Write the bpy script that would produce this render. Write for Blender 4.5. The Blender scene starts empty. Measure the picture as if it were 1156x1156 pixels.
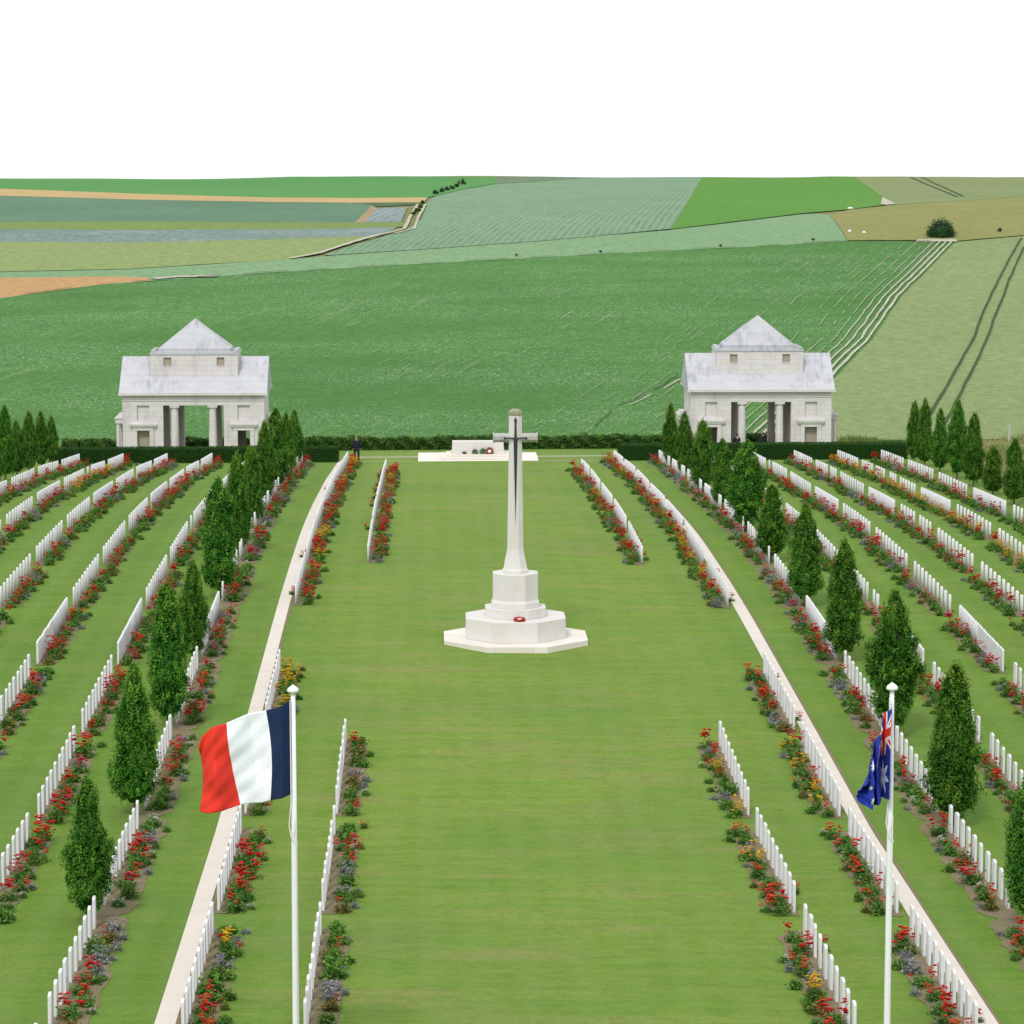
# Military cemetery seen from a memorial tower: lawn, rows of headstones, cross, two pavilions, fields behind.
import bpy, bmesh, math, random
import numpy as np
from mathutils import Vector, Matrix, noise
PI = math.pi
random.seed(7); RNG = np.random.default_rng(7)
scene = bpy.context.scene
COL = scene.collection

# ------------------------------------------------------------------ terrain
PROF=[(-60,1.0),(0,.9),(40,.6),(70,.2),(85,.1),(88,.1),(100,.45),(112,.78),(123,1.05),(135,1.15),(146,1.1),(157,.8),(168,.33),(181,-.25),(192,-.9),(200,-1.35),(207,-1.85),(216,-2.5),(224,-3.1),(233,-3.75),(241,-4.15),(250,-4.2),(262,-3.75),(290,-2.3),(400,4.0),(440,5.6),(480,6.4),(540,6.85),(620,7.05),(760,7.2),(880,7.4),(940,6.6),(1050,2),(1300,-14),(1700,-40)]
def prof(y):
    P=PROF
    if y<=P[0][0]: return P[0][1]
    if y>=P[-1][0]: return P[-1][1]
    for i in range(len(P)-1):
        if y<=P[i+1][0]: break
    def m(j):
        if j<=0 or j>=len(P)-1: return 0
        return (P[j+1][1]-P[j-1][1])/(P[j+1][0]-P[j-1][0])
    h=P[i+1][0]-P[i][0];t=(y-P[i][0])/h
    return (2*t**3-3*t*t+1)*P[i][1]+(t**3-2*t*t+t)*h*m(i)+(-2*t**3+3*t*t)*P[i+1][1]+(t**3-t*t)*h*m(i+1)
def sm(a,b,x):
    t=min(1,max(0,(x-a)/(b-a)));return t*t*(3-2*t)
def terrain(x,y):
    z=prof(y)
    c=(-.011+.014*sm(160,206,y))*max(-34,min(34,x))
    k=sm(228,252,y)
    z+=c*(1-k)
    z+=.013*x*k*(1-sm(420,640,y))
    if y>300: z+=sm(300,500,y)*(1.1*math.sin(x/61.+y/140.)*.12+.16*math.sin(x/37.+1.3)) + sm(700,880,y)*(.22*math.sin(x/23.+2)+.12*math.sin(x/9.))
    return z

# field outlines on the ground, metres (x to the right, y away from the tower)
FIELDS = {
'F9':[(-73.7,332.3),(-71.6,335.1),(-69.4,337.9),(-67.1,340.8),(-64.9,343.7),(-62.6,346.6),(-60.2,349.7),(-57.8,352.7),(-55.4,355.8),(-52.9,359.0),(-50.5,362.4),(-48.1,365.8),(-45.7,368.9),(-43.2,371.9),(-41.1,373.3),(-39.1,374.7),(-37.0,376.1),(-34.4,377.5),(-31.7,379.0),(-29.0,380.5),(-26.3,382.0),(-23.6,383.6),(-20.9,384.8),(-18.2,386.0),(-15.5,387.3),(-12.8,388.6),(-10.1,389.8),(-7.3,391.1),(-4.5,392.3),(-1.7,393.4),(1.1,394.6),(3.9,395.7),(6.8,396.9),(9.6,398.1),(12.6,399.4),(15.7,400.7),(18.7,402.0),(21.8,403.4),(24.9,404.8),(27.9,406.0),(30.9,407.2),(34.0,408.5),(37.0,409.7),(40.1,411.0),(43.3,412.8),(46.5,414.6),(49.7,416.5),(53.0,418.4),(55.5,418.1),(57.9,417.7),(60.4,417.4),(63.7,416.1),(67.0,414.9),(64.1,403.3),(61.5,393.1),(59.1,383.7),(56.8,374.8),(54.6,366.5),(52.8,360.0),(51.2,353.7),(49.6,347.7),(48.1,341.0),(46.6,334.6),(45.2,328.4),(43.9,322.5),(42.5,316.7),(41.3,311.1),(39.7,305.1),(38.1,299.3),(36.6,293.6),(35.2,288.2),(33.8,282.8),(32.6,278.4),(31.5,274.0),(30.3,269.7),(29.2,265.4),(28.2,261.3),(27.1,257.4),(26.1,253.3),(25.1,249.1),(24.1,244.9),(23.1,240.3),(21.0,240.4),(19.0,240.5),(16.9,240.6),(14.9,240.7),(12.8,240.8),(10.8,240.9),(8.7,241.0),(6.6,241.1),(4.6,241.3),(2.7,241.4),(0.8,241.5),(-1.1,241.7),(-3.0,241.9),(-4.9,242.0),(-6.8,242.2),(-8.7,242.4),(-10.6,242.6),(-12.5,242.9),(-14.4,243.1),(-16.3,243.4),(-18.2,243.4),(-20.1,243.5),(-22.0,243.5),(-23.9,243.6),(-25.8,243.7),(-27.7,243.8),(-29.6,243.9),(-31.5,244.0),(-33.4,244.1),(-35.4,244.4),(-37.3,244.6),(-39.4,245.2),(-41.5,245.8),(-43.6,246.3),(-45.7,246.8),(-47.8,247.3),(-50.0,247.8),(-52.1,248.2),(-54.2,248.6),(-56.3,249.0),(-57.5,254.6),(-58.5,259.3),(-59.5,264.1),(-60.5,268.9),(-61.5,273.9),(-62.6,279.0),(-63.7,284.2),(-64.8,289.5),(-65.9,295.0),(-67.1,300.7),(-68.3,306.6),(-69.6,312.7),(-70.9,319.0),(-72.3,325.5)],
'F10':[(23.1,240.3),(24.1,244.9),(25.1,249.1),(26.1,253.3),(27.1,257.4),(28.2,261.3),(29.2,265.4),(30.3,269.7),(31.5,274.0),(32.6,278.4),(33.8,282.8),(35.2,288.2),(36.6,293.6),(38.1,299.3),(39.7,305.1),(41.3,311.1),(42.5,316.7),(43.9,322.5),(45.2,328.4),(46.6,334.6),(48.1,341.0),(49.6,347.7),(51.2,353.7),(52.8,360.0),(54.6,366.5),(56.8,374.8),(59.1,383.7),(61.5,393.1),(64.1,403.3),(67.0,414.9),(70.7,418.1),(74.4,421.4),(78.1,424.9),(81.5,425.2),(84.9,425.5),(88.2,425.8),(91.6,426.0),(95.0,426.3),(98.4,426.5),(101.8,426.7),(105.2,426.9),(108.5,427.1),(104.8,412.8),(101.7,400.8),(98.9,390.1),(96.4,380.1),(93.9,370.8),(91.7,362.0),(89.5,353.7),(87.5,345.8),(85.5,338.3),(83.7,331.1),(81.9,324.3),(80.2,317.7),(78.5,311.3),(76.9,305.2),(75.4,299.3),(73.9,293.6),(72.5,288.1),(71.1,282.7),(69.8,277.5),(68.4,272.3),(67.1,267.3),(65.9,262.5),(64.6,257.7),(63.4,252.8),(62.1,248.1),(61.1,243.9),(60.0,239.7),(58.1,239.9),(56.3,240.0),(54.4,240.1),(52.5,240.2),(50.7,240.4),(48.8,240.5),(46.9,240.6),(45.1,240.8),(43.2,240.9),(41.2,240.9),(39.2,240.9),(37.2,240.9),(35.2,240.9),(33.2,240.8),(31.1,240.8),(29.1,240.7),(27.1,240.5),(25.1,240.4)],
'F7':[(-85.5,388.7),(-82.3,388.8),(-79.2,388.9),(-76.0,389.1),(-72.9,389.2),(-69.7,389.3),(-66.6,389.4),(-63.4,389.5),(-60.2,389.7),(-57.1,389.8),(-53.9,390.0),(-50.8,390.1),(-47.7,390.3),(-44.5,390.5),(-41.4,390.7),(-38.8,391.9),(-36.2,393.2),(-33.5,394.5),(-30.9,395.9),(-27.7,397.7),(-24.4,399.6),(-21.7,401.3),(-19.0,403.1),(-16.3,405.0),(-13.2,406.9),(-10.2,408.8),(-7.0,410.8),(-3.9,412.8),(-0.7,415.0),(2.1,416.9),(4.8,419.0),(7.6,421.1),(10.5,423.2),(13.8,426.6),(17.2,430.1),(20.7,433.9),(24.1,437.5),(27.5,441.3),(31.0,445.4),(34.1,450.7),(37.4,456.5),(40.8,463.0),(45.8,473.5),(51.1,485.8),(57.0,500.5),(60.6,497.0),(58.5,476.4),(56.9,460.1),(55.3,443.6),(54.1,430.4),(53.1,419.2),(53.0,418.4),(49.7,416.5),(46.5,414.6),(43.3,412.8),(40.1,411.0),(37.0,409.7),(34.0,408.5),(30.9,407.2),(27.9,406.0),(24.9,404.8),(21.8,403.4),(18.7,402.0),(15.7,400.7),(12.6,399.4),(9.6,398.1),(6.8,396.9),(3.9,395.7),(1.1,394.6),(-1.7,393.4),(-4.5,392.3),(-7.3,391.1),(-10.1,389.8),(-12.8,388.6),(-15.5,387.3),(-18.2,386.0),(-20.9,384.8),(-23.6,383.6),(-26.3,382.0),(-29.0,380.5),(-31.7,379.0),(-34.4,377.5),(-37.0,376.1),(-39.1,374.7),(-41.1,373.3),(-43.2,371.9),(-45.7,368.9),(-48.1,365.8),(-50.5,362.4),(-52.9,359.0),(-55.4,355.8),(-57.8,352.7),(-60.2,349.7),(-62.6,346.6),(-64.9,343.7),(-67.1,340.8),(-69.4,337.9),(-71.6,335.1),(-73.7,332.3),(-75.2,339.3),(-76.7,346.5),(-78.3,354.1),(-79.9,362.1),(-81.7,370.5),(-83.5,379.3)],
'F8':[(-82.1,372.6),(-79.3,373.7),(-76.5,374.8),(-73.6,375.9),(-70.7,377.0),(-67.8,378.1),(-64.9,379.2),(-62.0,380.3),(-59.1,381.4),(-56.1,382.6),(-53.5,382.5),(-50.9,382.4),(-48.3,382.3),(-45.7,382.3),(-43.1,382.2),(-40.5,381.3),(-38.0,380.4),(-37.0,376.6),(-39.1,375.2),(-41.2,373.8),(-43.2,372.5),(-45.7,369.4),(-48.2,366.3),(-50.6,362.9),(-53.0,359.5),(-55.4,356.4),(-57.9,353.3),(-60.3,350.2),(-62.7,347.3),(-65.0,344.3),(-67.3,341.5),(-69.5,338.6),(-71.7,335.9),(-73.9,333.1),(-75.4,340.3),(-76.9,347.8),(-78.6,355.7),(-80.3,363.9)],
'F6':[(-96.4,440.9),(-92.8,440.7),(-89.1,440.5),(-85.5,440.3),(-81.9,440.1),(-78.3,439.9),(-74.7,439.7),(-71.0,439.5),(-67.4,439.2),(-63.8,439.0),(-60.4,438.0),(-56.9,437.1),(-53.5,436.1),(-50.1,435.2),(-46.8,434.2),(-43.4,433.3),(-40.0,433.8),(-36.6,434.2),(-33.2,434.7),(-29.8,435.2),(-26.3,435.8),(-23.3,436.6),(-20.3,437.4),(-17.3,438.3),(-14.3,439.2),(-11.3,440.1),(-8.6,453.6),(-10.0,442.3),(-11.4,432.5),(-12.7,431.9),(-15.4,419.1),(-17.9,408.0),(-19.6,404.4),(-21.3,400.9),(-24.5,399.4),(-27.7,397.9),(-30.9,396.5),(-33.6,395.1),(-36.2,393.8),(-38.8,392.5),(-41.4,391.2),(-44.6,391.0),(-47.7,390.9),(-50.9,390.7),(-54.0,390.5),(-57.2,390.3),(-60.3,390.2),(-63.5,390.1),(-66.7,390.0),(-69.8,389.9),(-73.0,389.8),(-76.1,389.6),(-79.3,389.5),(-82.5,389.4),(-85.6,389.3),(-87.8,399.7),(-90.2,411.3),(-93.1,425.0)],
'F5':[(-105.4,483.7),(-101.2,482.5),(-97.0,481.2),(-92.9,479.9),(-88.7,478.5),(-84.6,477.2),(-80.5,475.8),(-76.4,474.3),(-72.3,472.9),(-68.2,471.4),(-64.5,470.1),(-60.8,468.8),(-57.1,467.5),(-53.5,466.3),(-49.8,465.0),(-46.2,463.7),(-42.4,462.9),(-38.7,462.1),(-35.0,461.3),(-31.3,460.5),(-27.6,459.7),(-24.6,459.5),(-21.6,459.4),(-18.7,459.2),(-15.7,459.1),(-12.0,460.7),(-8.3,462.4),(-8.6,453.6),(-11.3,440.1),(-14.3,439.2),(-17.3,438.3),(-20.3,437.4),(-23.3,436.6),(-26.3,435.8),(-29.8,435.2),(-33.2,434.7),(-36.6,434.2),(-40.0,433.8),(-43.4,433.3),(-46.8,434.2),(-50.1,435.2),(-53.5,436.1),(-56.9,437.1),(-60.4,438.0),(-63.8,439.0),(-67.4,439.2),(-71.0,439.5),(-74.7,439.7),(-78.3,439.9),(-81.9,440.1),(-85.5,440.3),(-89.1,440.5),(-92.8,440.7),(-96.4,440.9),(-99.0,453.2),(-102.0,467.5)],
'F4':[(-109.9,505.3),(-105.7,504.7),(-101.4,504.0),(-97.2,503.2),(-93.0,502.5),(-88.7,501.6),(-84.5,500.8),(-80.3,499.9),(-76.1,498.9),(-71.9,497.9),(-68.0,497.1),(-64.2,496.3),(-60.3,495.4),(-56.5,494.5),(-52.7,493.6),(-48.9,492.8),(-44.8,490.8),(-40.7,488.9),(-36.7,486.9),(-32.8,485.1),(-28.8,483.2),(-25.3,482.1),(-21.8,481.1),(-18.3,480.0),(-14.9,479.0),(-11.3,478.9),(-7.8,478.7),(-6.5,473.5),(-7.2,462.1),(-8.3,462.4),(-12.0,460.7),(-15.7,459.1),(-18.7,459.2),(-21.6,459.4),(-24.6,459.5),(-27.6,459.7),(-31.3,460.5),(-35.0,461.3),(-38.7,462.1),(-42.4,462.9),(-46.2,463.7),(-49.8,465.0),(-53.5,466.3),(-57.1,467.5),(-60.8,468.8),(-64.5,470.1),(-68.2,471.4),(-72.3,472.9),(-76.4,474.3),(-80.5,475.8),(-84.6,477.2),(-88.7,478.5),(-92.9,479.9),(-97.0,481.2),(-101.2,482.5),(-105.4,483.7)],
'F3':[(-147.5,684.5),(-141.4,681.6),(-135.3,678.6),(-129.2,675.6),(-123.1,672.4),(-117.1,669.1),(-111.1,665.6),(-105.1,661.9),(-99.2,658.1),(-93.3,654.2),(-87.5,647.4),(-81.8,640.6),(-76.2,633.9),(-70.7,627.5),(-65.4,621.2),(-60.1,615.1),(-54.9,610.8),(-49.7,606.6),(-44.6,602.3),(-39.6,598.1),(-34.6,593.9),(-30.3,591.5),(-26.0,589.1),(-21.8,586.7),(-17.6,584.4),(-13.8,570.8),(-14.1,533.6),(-14.5,503.3),(-14.9,479.0),(-18.3,480.0),(-21.8,481.1),(-25.3,482.1),(-28.8,483.2),(-32.8,485.1),(-36.7,486.9),(-40.7,488.9),(-44.8,490.8),(-48.9,492.8),(-52.7,493.6),(-56.5,494.5),(-60.3,495.4),(-64.2,496.3),(-68.0,497.1),(-71.9,497.9),(-76.1,498.9),(-80.3,499.9),(-84.5,500.8),(-88.7,501.6),(-93.0,502.5),(-97.2,503.2),(-101.4,504.0),(-105.7,504.7),(-109.9,505.3),(-116.2,535.3),(-123.6,570.4),(-133.0,615.2)],
'F3b':[(-17.6,584.4),(-13.2,584.8),(-8.9,585.3),(-4.6,585.9),(-5.7,569.4),(-9.3,562.3),(-12.8,555.6),(-13.9,567.7)],
'F3c':[(-14.9,479.0),(-13.4,478.6),(-13.0,508.4),(-12.6,547.2),(-13.9,564.7),(-14.2,530.3),(-14.5,501.9)],
'F3d':[(-13.4,478.6),(-10.6,478.6),(-7.8,478.7),(-7.6,510.2),(-7.4,551.6),(-10.0,549.4),(-12.6,547.2),(-13.0,508.4)],
'F2':[(-166.2,773.3),(-158.7,767.0),(-151.7,763.5),(-145.2,761.6),(-138.8,760.3),(-132.3,758.4),(-125.5,754.9),(-118.5,749.3),(-111.5,742.8),(-104.6,736.5),(-97.6,725.6),(-90.8,714.6),(-84.2,703.4),(-77.7,692.5),(-71.4,681.7),(-65.3,671.2),(-59.3,662.7),(-53.4,654.5),(-47.6,646.4),(-42.0,638.5),(-36.6,631.1),(-32.0,629.2),(-27.5,627.3),(-23.0,625.6),(-18.5,623.8),(-13.6,624.9),(-8.7,626.0),(-3.8,627.2),(-4.6,585.9),(-8.9,585.3),(-13.2,584.8),(-17.6,584.4),(-21.8,586.7),(-26.0,589.1),(-30.3,591.5),(-34.6,593.9),(-39.6,598.1),(-44.6,602.3),(-49.7,606.6),(-54.9,610.8),(-60.1,615.1),(-65.4,621.2),(-70.7,627.5),(-76.2,633.9),(-81.8,640.6),(-87.5,647.4),(-93.3,654.2),(-99.2,658.1),(-105.1,661.9),(-111.1,665.6),(-117.1,669.1),(-123.1,672.4),(-129.2,675.6),(-135.3,678.6),(-141.4,681.6),(-147.5,684.5),(-156.7,728.2)],
'F1':[(-191.8,895.0),(-184.5,895.0),(-177.3,895.0),(-170.0,895.0),(-160.7,883.7),(-153.4,883.2),(-148.3,895.8),(-140.9,895.0),(-133.6,895.0),(-126.3,895.0),(-119.4,895.0),(-112.6,895.0),(-105.7,895.0),(-98.8,895.0),(-91.9,895.0),(-85.0,895.0),(-78.1,895.0),(-71.2,895.0),(-64.3,895.0),(-57.4,895.0),(-50.5,895.0),(-43.8,908.9),(-35.8,893.5),(-28.6,898.2),(-21.5,910.4),(-14.0,910.4),(-6.5,892.5),(0.8,876.0),(7.8,866.4),(14.9,867.1),(13.1,777.2),(8.8,748.4),(4.9,719.5),(1.2,680.1),(-2.2,643.8),(-3.8,627.2),(-8.7,626.0),(-13.6,624.9),(-18.5,623.8),(-23.0,625.6),(-27.5,627.3),(-32.0,629.2),(-36.6,631.1),(-42.0,638.5),(-47.6,646.4),(-53.4,654.5),(-59.3,662.7),(-65.3,671.2),(-71.4,681.7),(-77.7,692.5),(-84.2,703.4),(-90.8,714.6),(-97.6,725.6),(-104.6,736.5),(-111.5,742.8),(-118.5,749.3),(-125.5,754.9),(-132.3,758.4),(-138.8,760.3),(-145.2,761.6),(-151.7,763.5),(-158.7,767.0),(-166.2,773.3),(-179.7,837.6)],
'F14':[(-17.3,405.9),(-15.0,414.8),(-12.7,424.7),(-10.2,436.0),(-7.1,449.7),(-5.9,466.0),(-4.7,486.4),(-4.4,515.7),(-4.0,552.9),(-3.6,600.1),(-2.2,639.6),(1.1,675.3),(4.8,714.6),(8.8,743.6),(13.0,772.4),(17.6,783.1),(22.5,796.3),(30.1,825.9),(38.9,869.2),(47.4,895.0),(51.2,895.0),(57.1,895.0),(63.0,895.0),(69.0,895.0),(74.9,895.0),(65.0,793.3),(56.5,704.9),(49.7,634.3),(43.8,572.1),(39.4,526.0),(36.0,491.5),(33.4,466.3),(31.4,447.6),(27.7,442.7),(24.2,438.1),(20.7,433.9),(17.2,430.1),(13.8,426.6),(10.5,423.2),(7.6,421.1),(4.8,419.0),(2.1,416.9),(-0.7,415.0),(-3.9,412.9),(-7.0,410.9),(-10.2,409.0),(-13.3,407.1),(-16.3,405.3)],
'F15':[(14.9,867.1),(21.5,879.5),(28.3,895.0),(34.6,895.0),(41.0,895.0),(47.4,895.0),(47.4,895.0),(39.1,873.4),(30.2,828.7),(22.6,798.5),(17.7,785.1),(13.0,774.3)],
'F13':[(74.9,895.0),(82.2,895.0),(89.4,895.0),(96.7,895.0),(104.0,895.0),(113.2,910.0),(117.4,886.4),(108.0,801.6),(99.3,723.7),(89.8,641.7),(80.9,567.5),(73.9,544.7),(67.7,525.2),(62.4,513.7),(57.3,503.4),(51.4,488.1),(46.0,475.3),(40.9,464.5),(37.6,457.9),(34.4,451.9),(31.3,446.5),(33.3,465.2),(35.9,490.5),(39.3,525.3),(43.8,572.1),(49.7,634.3),(56.5,704.9),(65.0,793.3)],
'F12':[(117.4,886.4),(122.4,873.0),(128.5,867.9),(136.9,877.7),(146.7,895.0),(153.7,895.0),(160.8,895.0),(167.8,895.0),(174.8,895.0),(181.7,895.0),(188.7,895.0),(195.7,895.0),(202.6,895.0),(209.6,895.0),(216.6,895.0),(223.6,895.0),(234.7,911.0),(206.0,800.8),(179.2,698.2),(161.8,631.5),(157.2,632.7),(152.5,633.8),(147.9,634.9),(143.1,635.9),(138.4,636.8),(133.6,637.6),(128.7,638.2),(123.9,638.8),(119.0,639.2),(111.7,625.1),(104.5,610.2),(97.3,594.8),(90.5,579.6),(85.8,571.3),(81.3,563.4),(81.5,571.5),(90.1,643.7),(99.3,723.7),(108.0,801.6)],
'F11':[(60.5,496.1),(67.4,522.8),(73.8,540.5),(80.9,561.0),(85.5,569.2),(90.2,577.9),(97.0,593.0),(104.1,608.4),(111.4,623.4),(118.7,637.6),(123.6,637.2),(128.4,636.6),(133.2,635.9),(138.0,635.2),(142.8,634.3),(147.5,633.3),(152.1,632.2),(156.8,631.0),(161.4,629.8),(141.6,553.9),(127.0,498.1),(118.4,464.9),(112.7,443.1),(108.5,427.1),(105.2,426.9),(101.8,426.8),(98.4,426.6),(95.0,426.4),(91.7,426.2),(88.3,426.0),(84.9,425.8),(81.6,425.5),(78.2,425.3),(74.5,421.9),(70.8,418.7),(67.2,415.6),(63.8,416.8),(60.5,418.0),(58.0,418.2),(55.5,418.5),(53.0,418.7),(54.1,430.4),(55.3,443.6),(56.9,460.1),(58.4,476.0)],
'chalkpatch':[(88.6,631.4),(81.5,565.0),(78.2,555.8),(79.0,567.6)],
'headland':[(62.6,419.0),(65.1,418.5),(67.6,418.0),(67.1,413.9),(64.4,414.5),(61.7,415.0)],
'whiteline':[(-37.2,379.0),(-34.2,380.4),(-31.8,380.7),(-29.3,381.0),(-29.2,379.1),(-31.6,378.9),(-34.1,378.8),(-36.5,377.0)],
'track':[(-21.3,400.9),(-19.6,404.4),(-17.9,408.0),(-15.4,419.1),(-12.7,431.9),(-10.0,442.3),(-7.2,454.4),(-6.9,472.1),(-6.7,494.4),(-6.2,527.5),(-5.7,569.4)],
'tram1':[(76.8,419.9),(73.9,407.3),(71.3,396.4),(68.9,386.5),(66.7,377.2),(64.9,369.4),(63.1,362.0),(61.5,355.0),(59.9,348.3),(58.4,341.8),(56.9,335.4),(55.5,329.2),(54.2,323.2),(52.9,317.5),(51.7,311.9),(50.4,306.5),(49.2,301.4),(47.9,296.4),(46.8,291.6),(45.6,286.9),(44.5,282.2),(43.3,277.3),(42.1,272.4),(40.9,267.6),(39.8,263.0),(38.7,258.5),(37.6,253.9),(36.5,249.2),(35.5,244.8)],
'tram2':[(74.2,404.5),(72.2,395.5),(70.2,387.2),(68.4,379.3),(66.7,371.8),(64.9,364.3),(63.3,357.1),(61.8,350.3),(60.3,343.8),(58.6,336.5),(57.0,329.5),(55.5,322.9),(54.1,316.4),(52.7,310.3),(51.3,304.3),(49.9,298.4),(48.6,292.8),(47.3,287.3),(46.0,281.9),(44.7,276.7),(43.7,272.2),(42.6,267.9),(41.6,263.6),(40.6,259.4),(39.6,255.4),(38.6,251.3),(37.7,247.4),(36.8,243.6)],
'tram3':[(129.2,857.8),(122.0,791.0),(115.6,732.4),(109.7,681.0),(104.5,635.8)],
'tram4':[(132.5,859.5),(124.4,789.9),(117.8,732.0),(111.8,683.3),(106.5,639.9)],
'tram5':[(43.7,419.7),(46.8,461.9)],
'F9R':[(67.0,414.9),(64.1,403.3),(61.5,393.1),(59.1,383.7),(56.8,374.8),(54.6,366.5),(52.8,360.0),(51.2,353.7),(49.6,347.7),(48.1,341.0),(46.6,334.6),(45.2,328.4),(43.9,322.5),(42.5,316.7),(41.3,311.1),(39.7,305.1),(38.1,299.3),(36.6,293.6),(35.2,288.2),(33.8,282.8),(32.6,278.4),(31.5,274.0),(30.3,269.7),(29.2,265.4),(28.2,261.3),(27.1,257.4),(26.1,253.3),(25.1,249.1),(24.1,244.9),(23.1,240.3)],
'streakA':[(-9.5,290.8),(-7.5,293.8),(-3.2,293.3)],
'ditch':[(7.9,243.4),(13.0,266.4),(16.8,276.3),(19.6,285.7)],
'hedge_far':[(-2.2,657.1),(0.1,690.0),(2.0,714.9),(4.3,764.2)],
'hedge_track':[(-5.9,506.5),(-5.2,529.7),(-4.7,569.3)],
'bush':[(66.4,423.2),(76.1,431.9),(7.8,399.6),(35.0,409.6),(18.8,403.1),(48.3,418.3)],
'sheep':[(55.6,436.1),(57.2,432.8),(68.2,528.9)],
'post':[(41.6,241.1)],
'wreathpos':[(0.0,216.8)],
}

# ------------------------------------------------------------------ camera (on the tower, 109 mm)
CAM = Vector((-3.24, 0, 20)); FPX = 3500.0 / 1156
PITCH = math.atan(428 / 3500); YAW = math.atan(92 * math.cos(PITCH) / 3500)
cf = Vector((math.sin(YAW) * math.cos(PITCH), math.cos(YAW) * math.cos(PITCH), -math.sin(PITCH)))
cr = Vector((math.cos(YAW), -math.sin(YAW), 0)); cu = cr.cross(cf)
cd = bpy.data.cameras.new('camera'); cam = bpy.data.objects.new('camera', cd); COL.objects.link(cam)
cam.matrix_world = Matrix(((cr.x, cu.x, -cf.x, CAM.x), (cr.y, cu.y, -cf.y, CAM.y), (cr.z, cu.z, -cf.z, CAM.z), (0, 0, 0, 1)))
cd.sensor_width = 36; cd.lens = 36 * FPX; cd.clip_start = 1; cd.clip_end = 5000
scene.camera = cam

def in_view(x, y, z, m=0.02):            # is a point of the world inside the picture (to leave out what nobody sees)
    d = Vector((x, y, z)) - CAM
    w = d.dot(cf)
    return w > 0 and abs(FPX * d.dot(cr) / w) < .5 + m and abs(FPX * d.dot(cu) / w) < .5 + m

# ------------------------------------------------------------------ helpers
def tag(o, label=None, cat=None, group=None, kind=None):
    if label: o['label'] = label
    if cat: o['category'] = cat
    if group: o['group'] = group
    if kind: o['kind'] = kind
    return o

def link(o, parent=None):
    COL.objects.link(o)
    if parent: o.parent = parent
    return o

def thing(name, label, cat, loc, rz=0, group=None):
    o = bpy.data.objects.new(name, None); o.location = loc; o.rotation_euler.z = rz
    o.empty_display_size = .3
    return tag(link(o), label, cat, group)

class MB:
    def __init__(s): s.v = []; s.f = []; s.m = []
    def add(s, vs, fs, mi=0):
        n = len(s.v); s.v += [tuple(v) for v in vs]; s.f += [tuple(i + n for i in f) for f in fs]; s.m += [mi] * len(fs)
    def box(s, x0, x1, y0, y1, z0, z1, mi=0, t=0, tx=None):   # t: inset of the top
        tx = t if tx is None else tx
        vs = [(x0, y0, z0), (x1, y0, z0), (x1, y1, z0), (x0, y1, z0), (x0 + tx, y0 + t, z1), (x1 - tx, y0 + t, z1), (x1 - tx, y1 - t, z1), (x0 + tx, y1 - t, z1)]
        s.add(vs, [(0, 3, 2, 1), (4, 5, 6, 7), (0, 1, 5, 4), (1, 2, 6, 5), (2, 3, 7, 6), (3, 0, 4, 7)], mi)
    def lathe(s, prof, n=12, c=(0, 0, 0), rot=0, mi=0, sx=1, sy=1):
        vs = []; fs = []
        for r, z in prof:
            for k in range(n):
                a = rot + 2 * PI * k / n; vs.append((c[0] + r * math.cos(a) * sx, c[1] + r * math.sin(a) * sy, c[2] + z))
        for i in range(len(prof) - 1):
            for k in range(n):
                k2 = (k + 1) % n; fs.append((i * n + k, i * n + k2, (i + 1) * n + k2, (i + 1) * n + k))
        fs.append(tuple(range(n - 1, -1, -1))); fs.append(tuple((len(prof) - 1) * n + k for k in range(n)))
        s.add(vs, fs, mi)
    def tube(s, pts, r, n=6, mi=0):
        vs = []; fs = []
        for i, p in enumerate(pts):
            p = Vector(p); a = Vector(pts[max(0, i - 1)]); b = Vector(pts[min(len(pts) - 1, i + 1)])
            d = (b - a).normalized(); u = d.orthogonal().normalized() if abs(d.z) > .99 else d.cross(Vector((0, 0, 1))).normalized(); w = d.cross(u)
            rr = r[i] if isinstance(r, (list, tuple)) else r
            for k in range(n):
                t = 2 * PI * k / n; vs.append(p + u * (rr * math.cos(t)) + w * (rr * math.sin(t)))
        for i in range(len(pts) - 1):
            for k in range(n):
                k2 = (k + 1) % n; fs.append((i * n + k, i * n + k2, (i + 1) * n + k2, (i + 1) * n + k))
        fs.append(tuple(range(n - 1, -1, -1))); fs.append(tuple((len(pts) - 1) * n + k for k in range(n)))
        s.add(vs, fs, mi)
    def mesh(s, name, mats, smooth=False):
        me = bpy.data.meshes.new(name); me.from_pydata(s.v, [], s.f)
        for m in (mats if isinstance(mats, (list, tuple)) else [mats]): me.materials.append(m)
        me.polygons.foreach_set('material_index', s.m)
        if smooth: me.polygons.foreach_set('use_smooth', [True] * len(s.f))
        me.update(); return me
    def obj(s, name, mats, parent=None, smooth=False, bevel=0):
        o = link(bpy.data.objects.new(name, s.mesh(name, mats, smooth)), parent)
        if bevel:
            b = o.modifiers.new('bevel', 'BEVEL'); b.width = bevel; b.segments = 2; b.limit_method = 'ANGLE'
        return o

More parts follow.
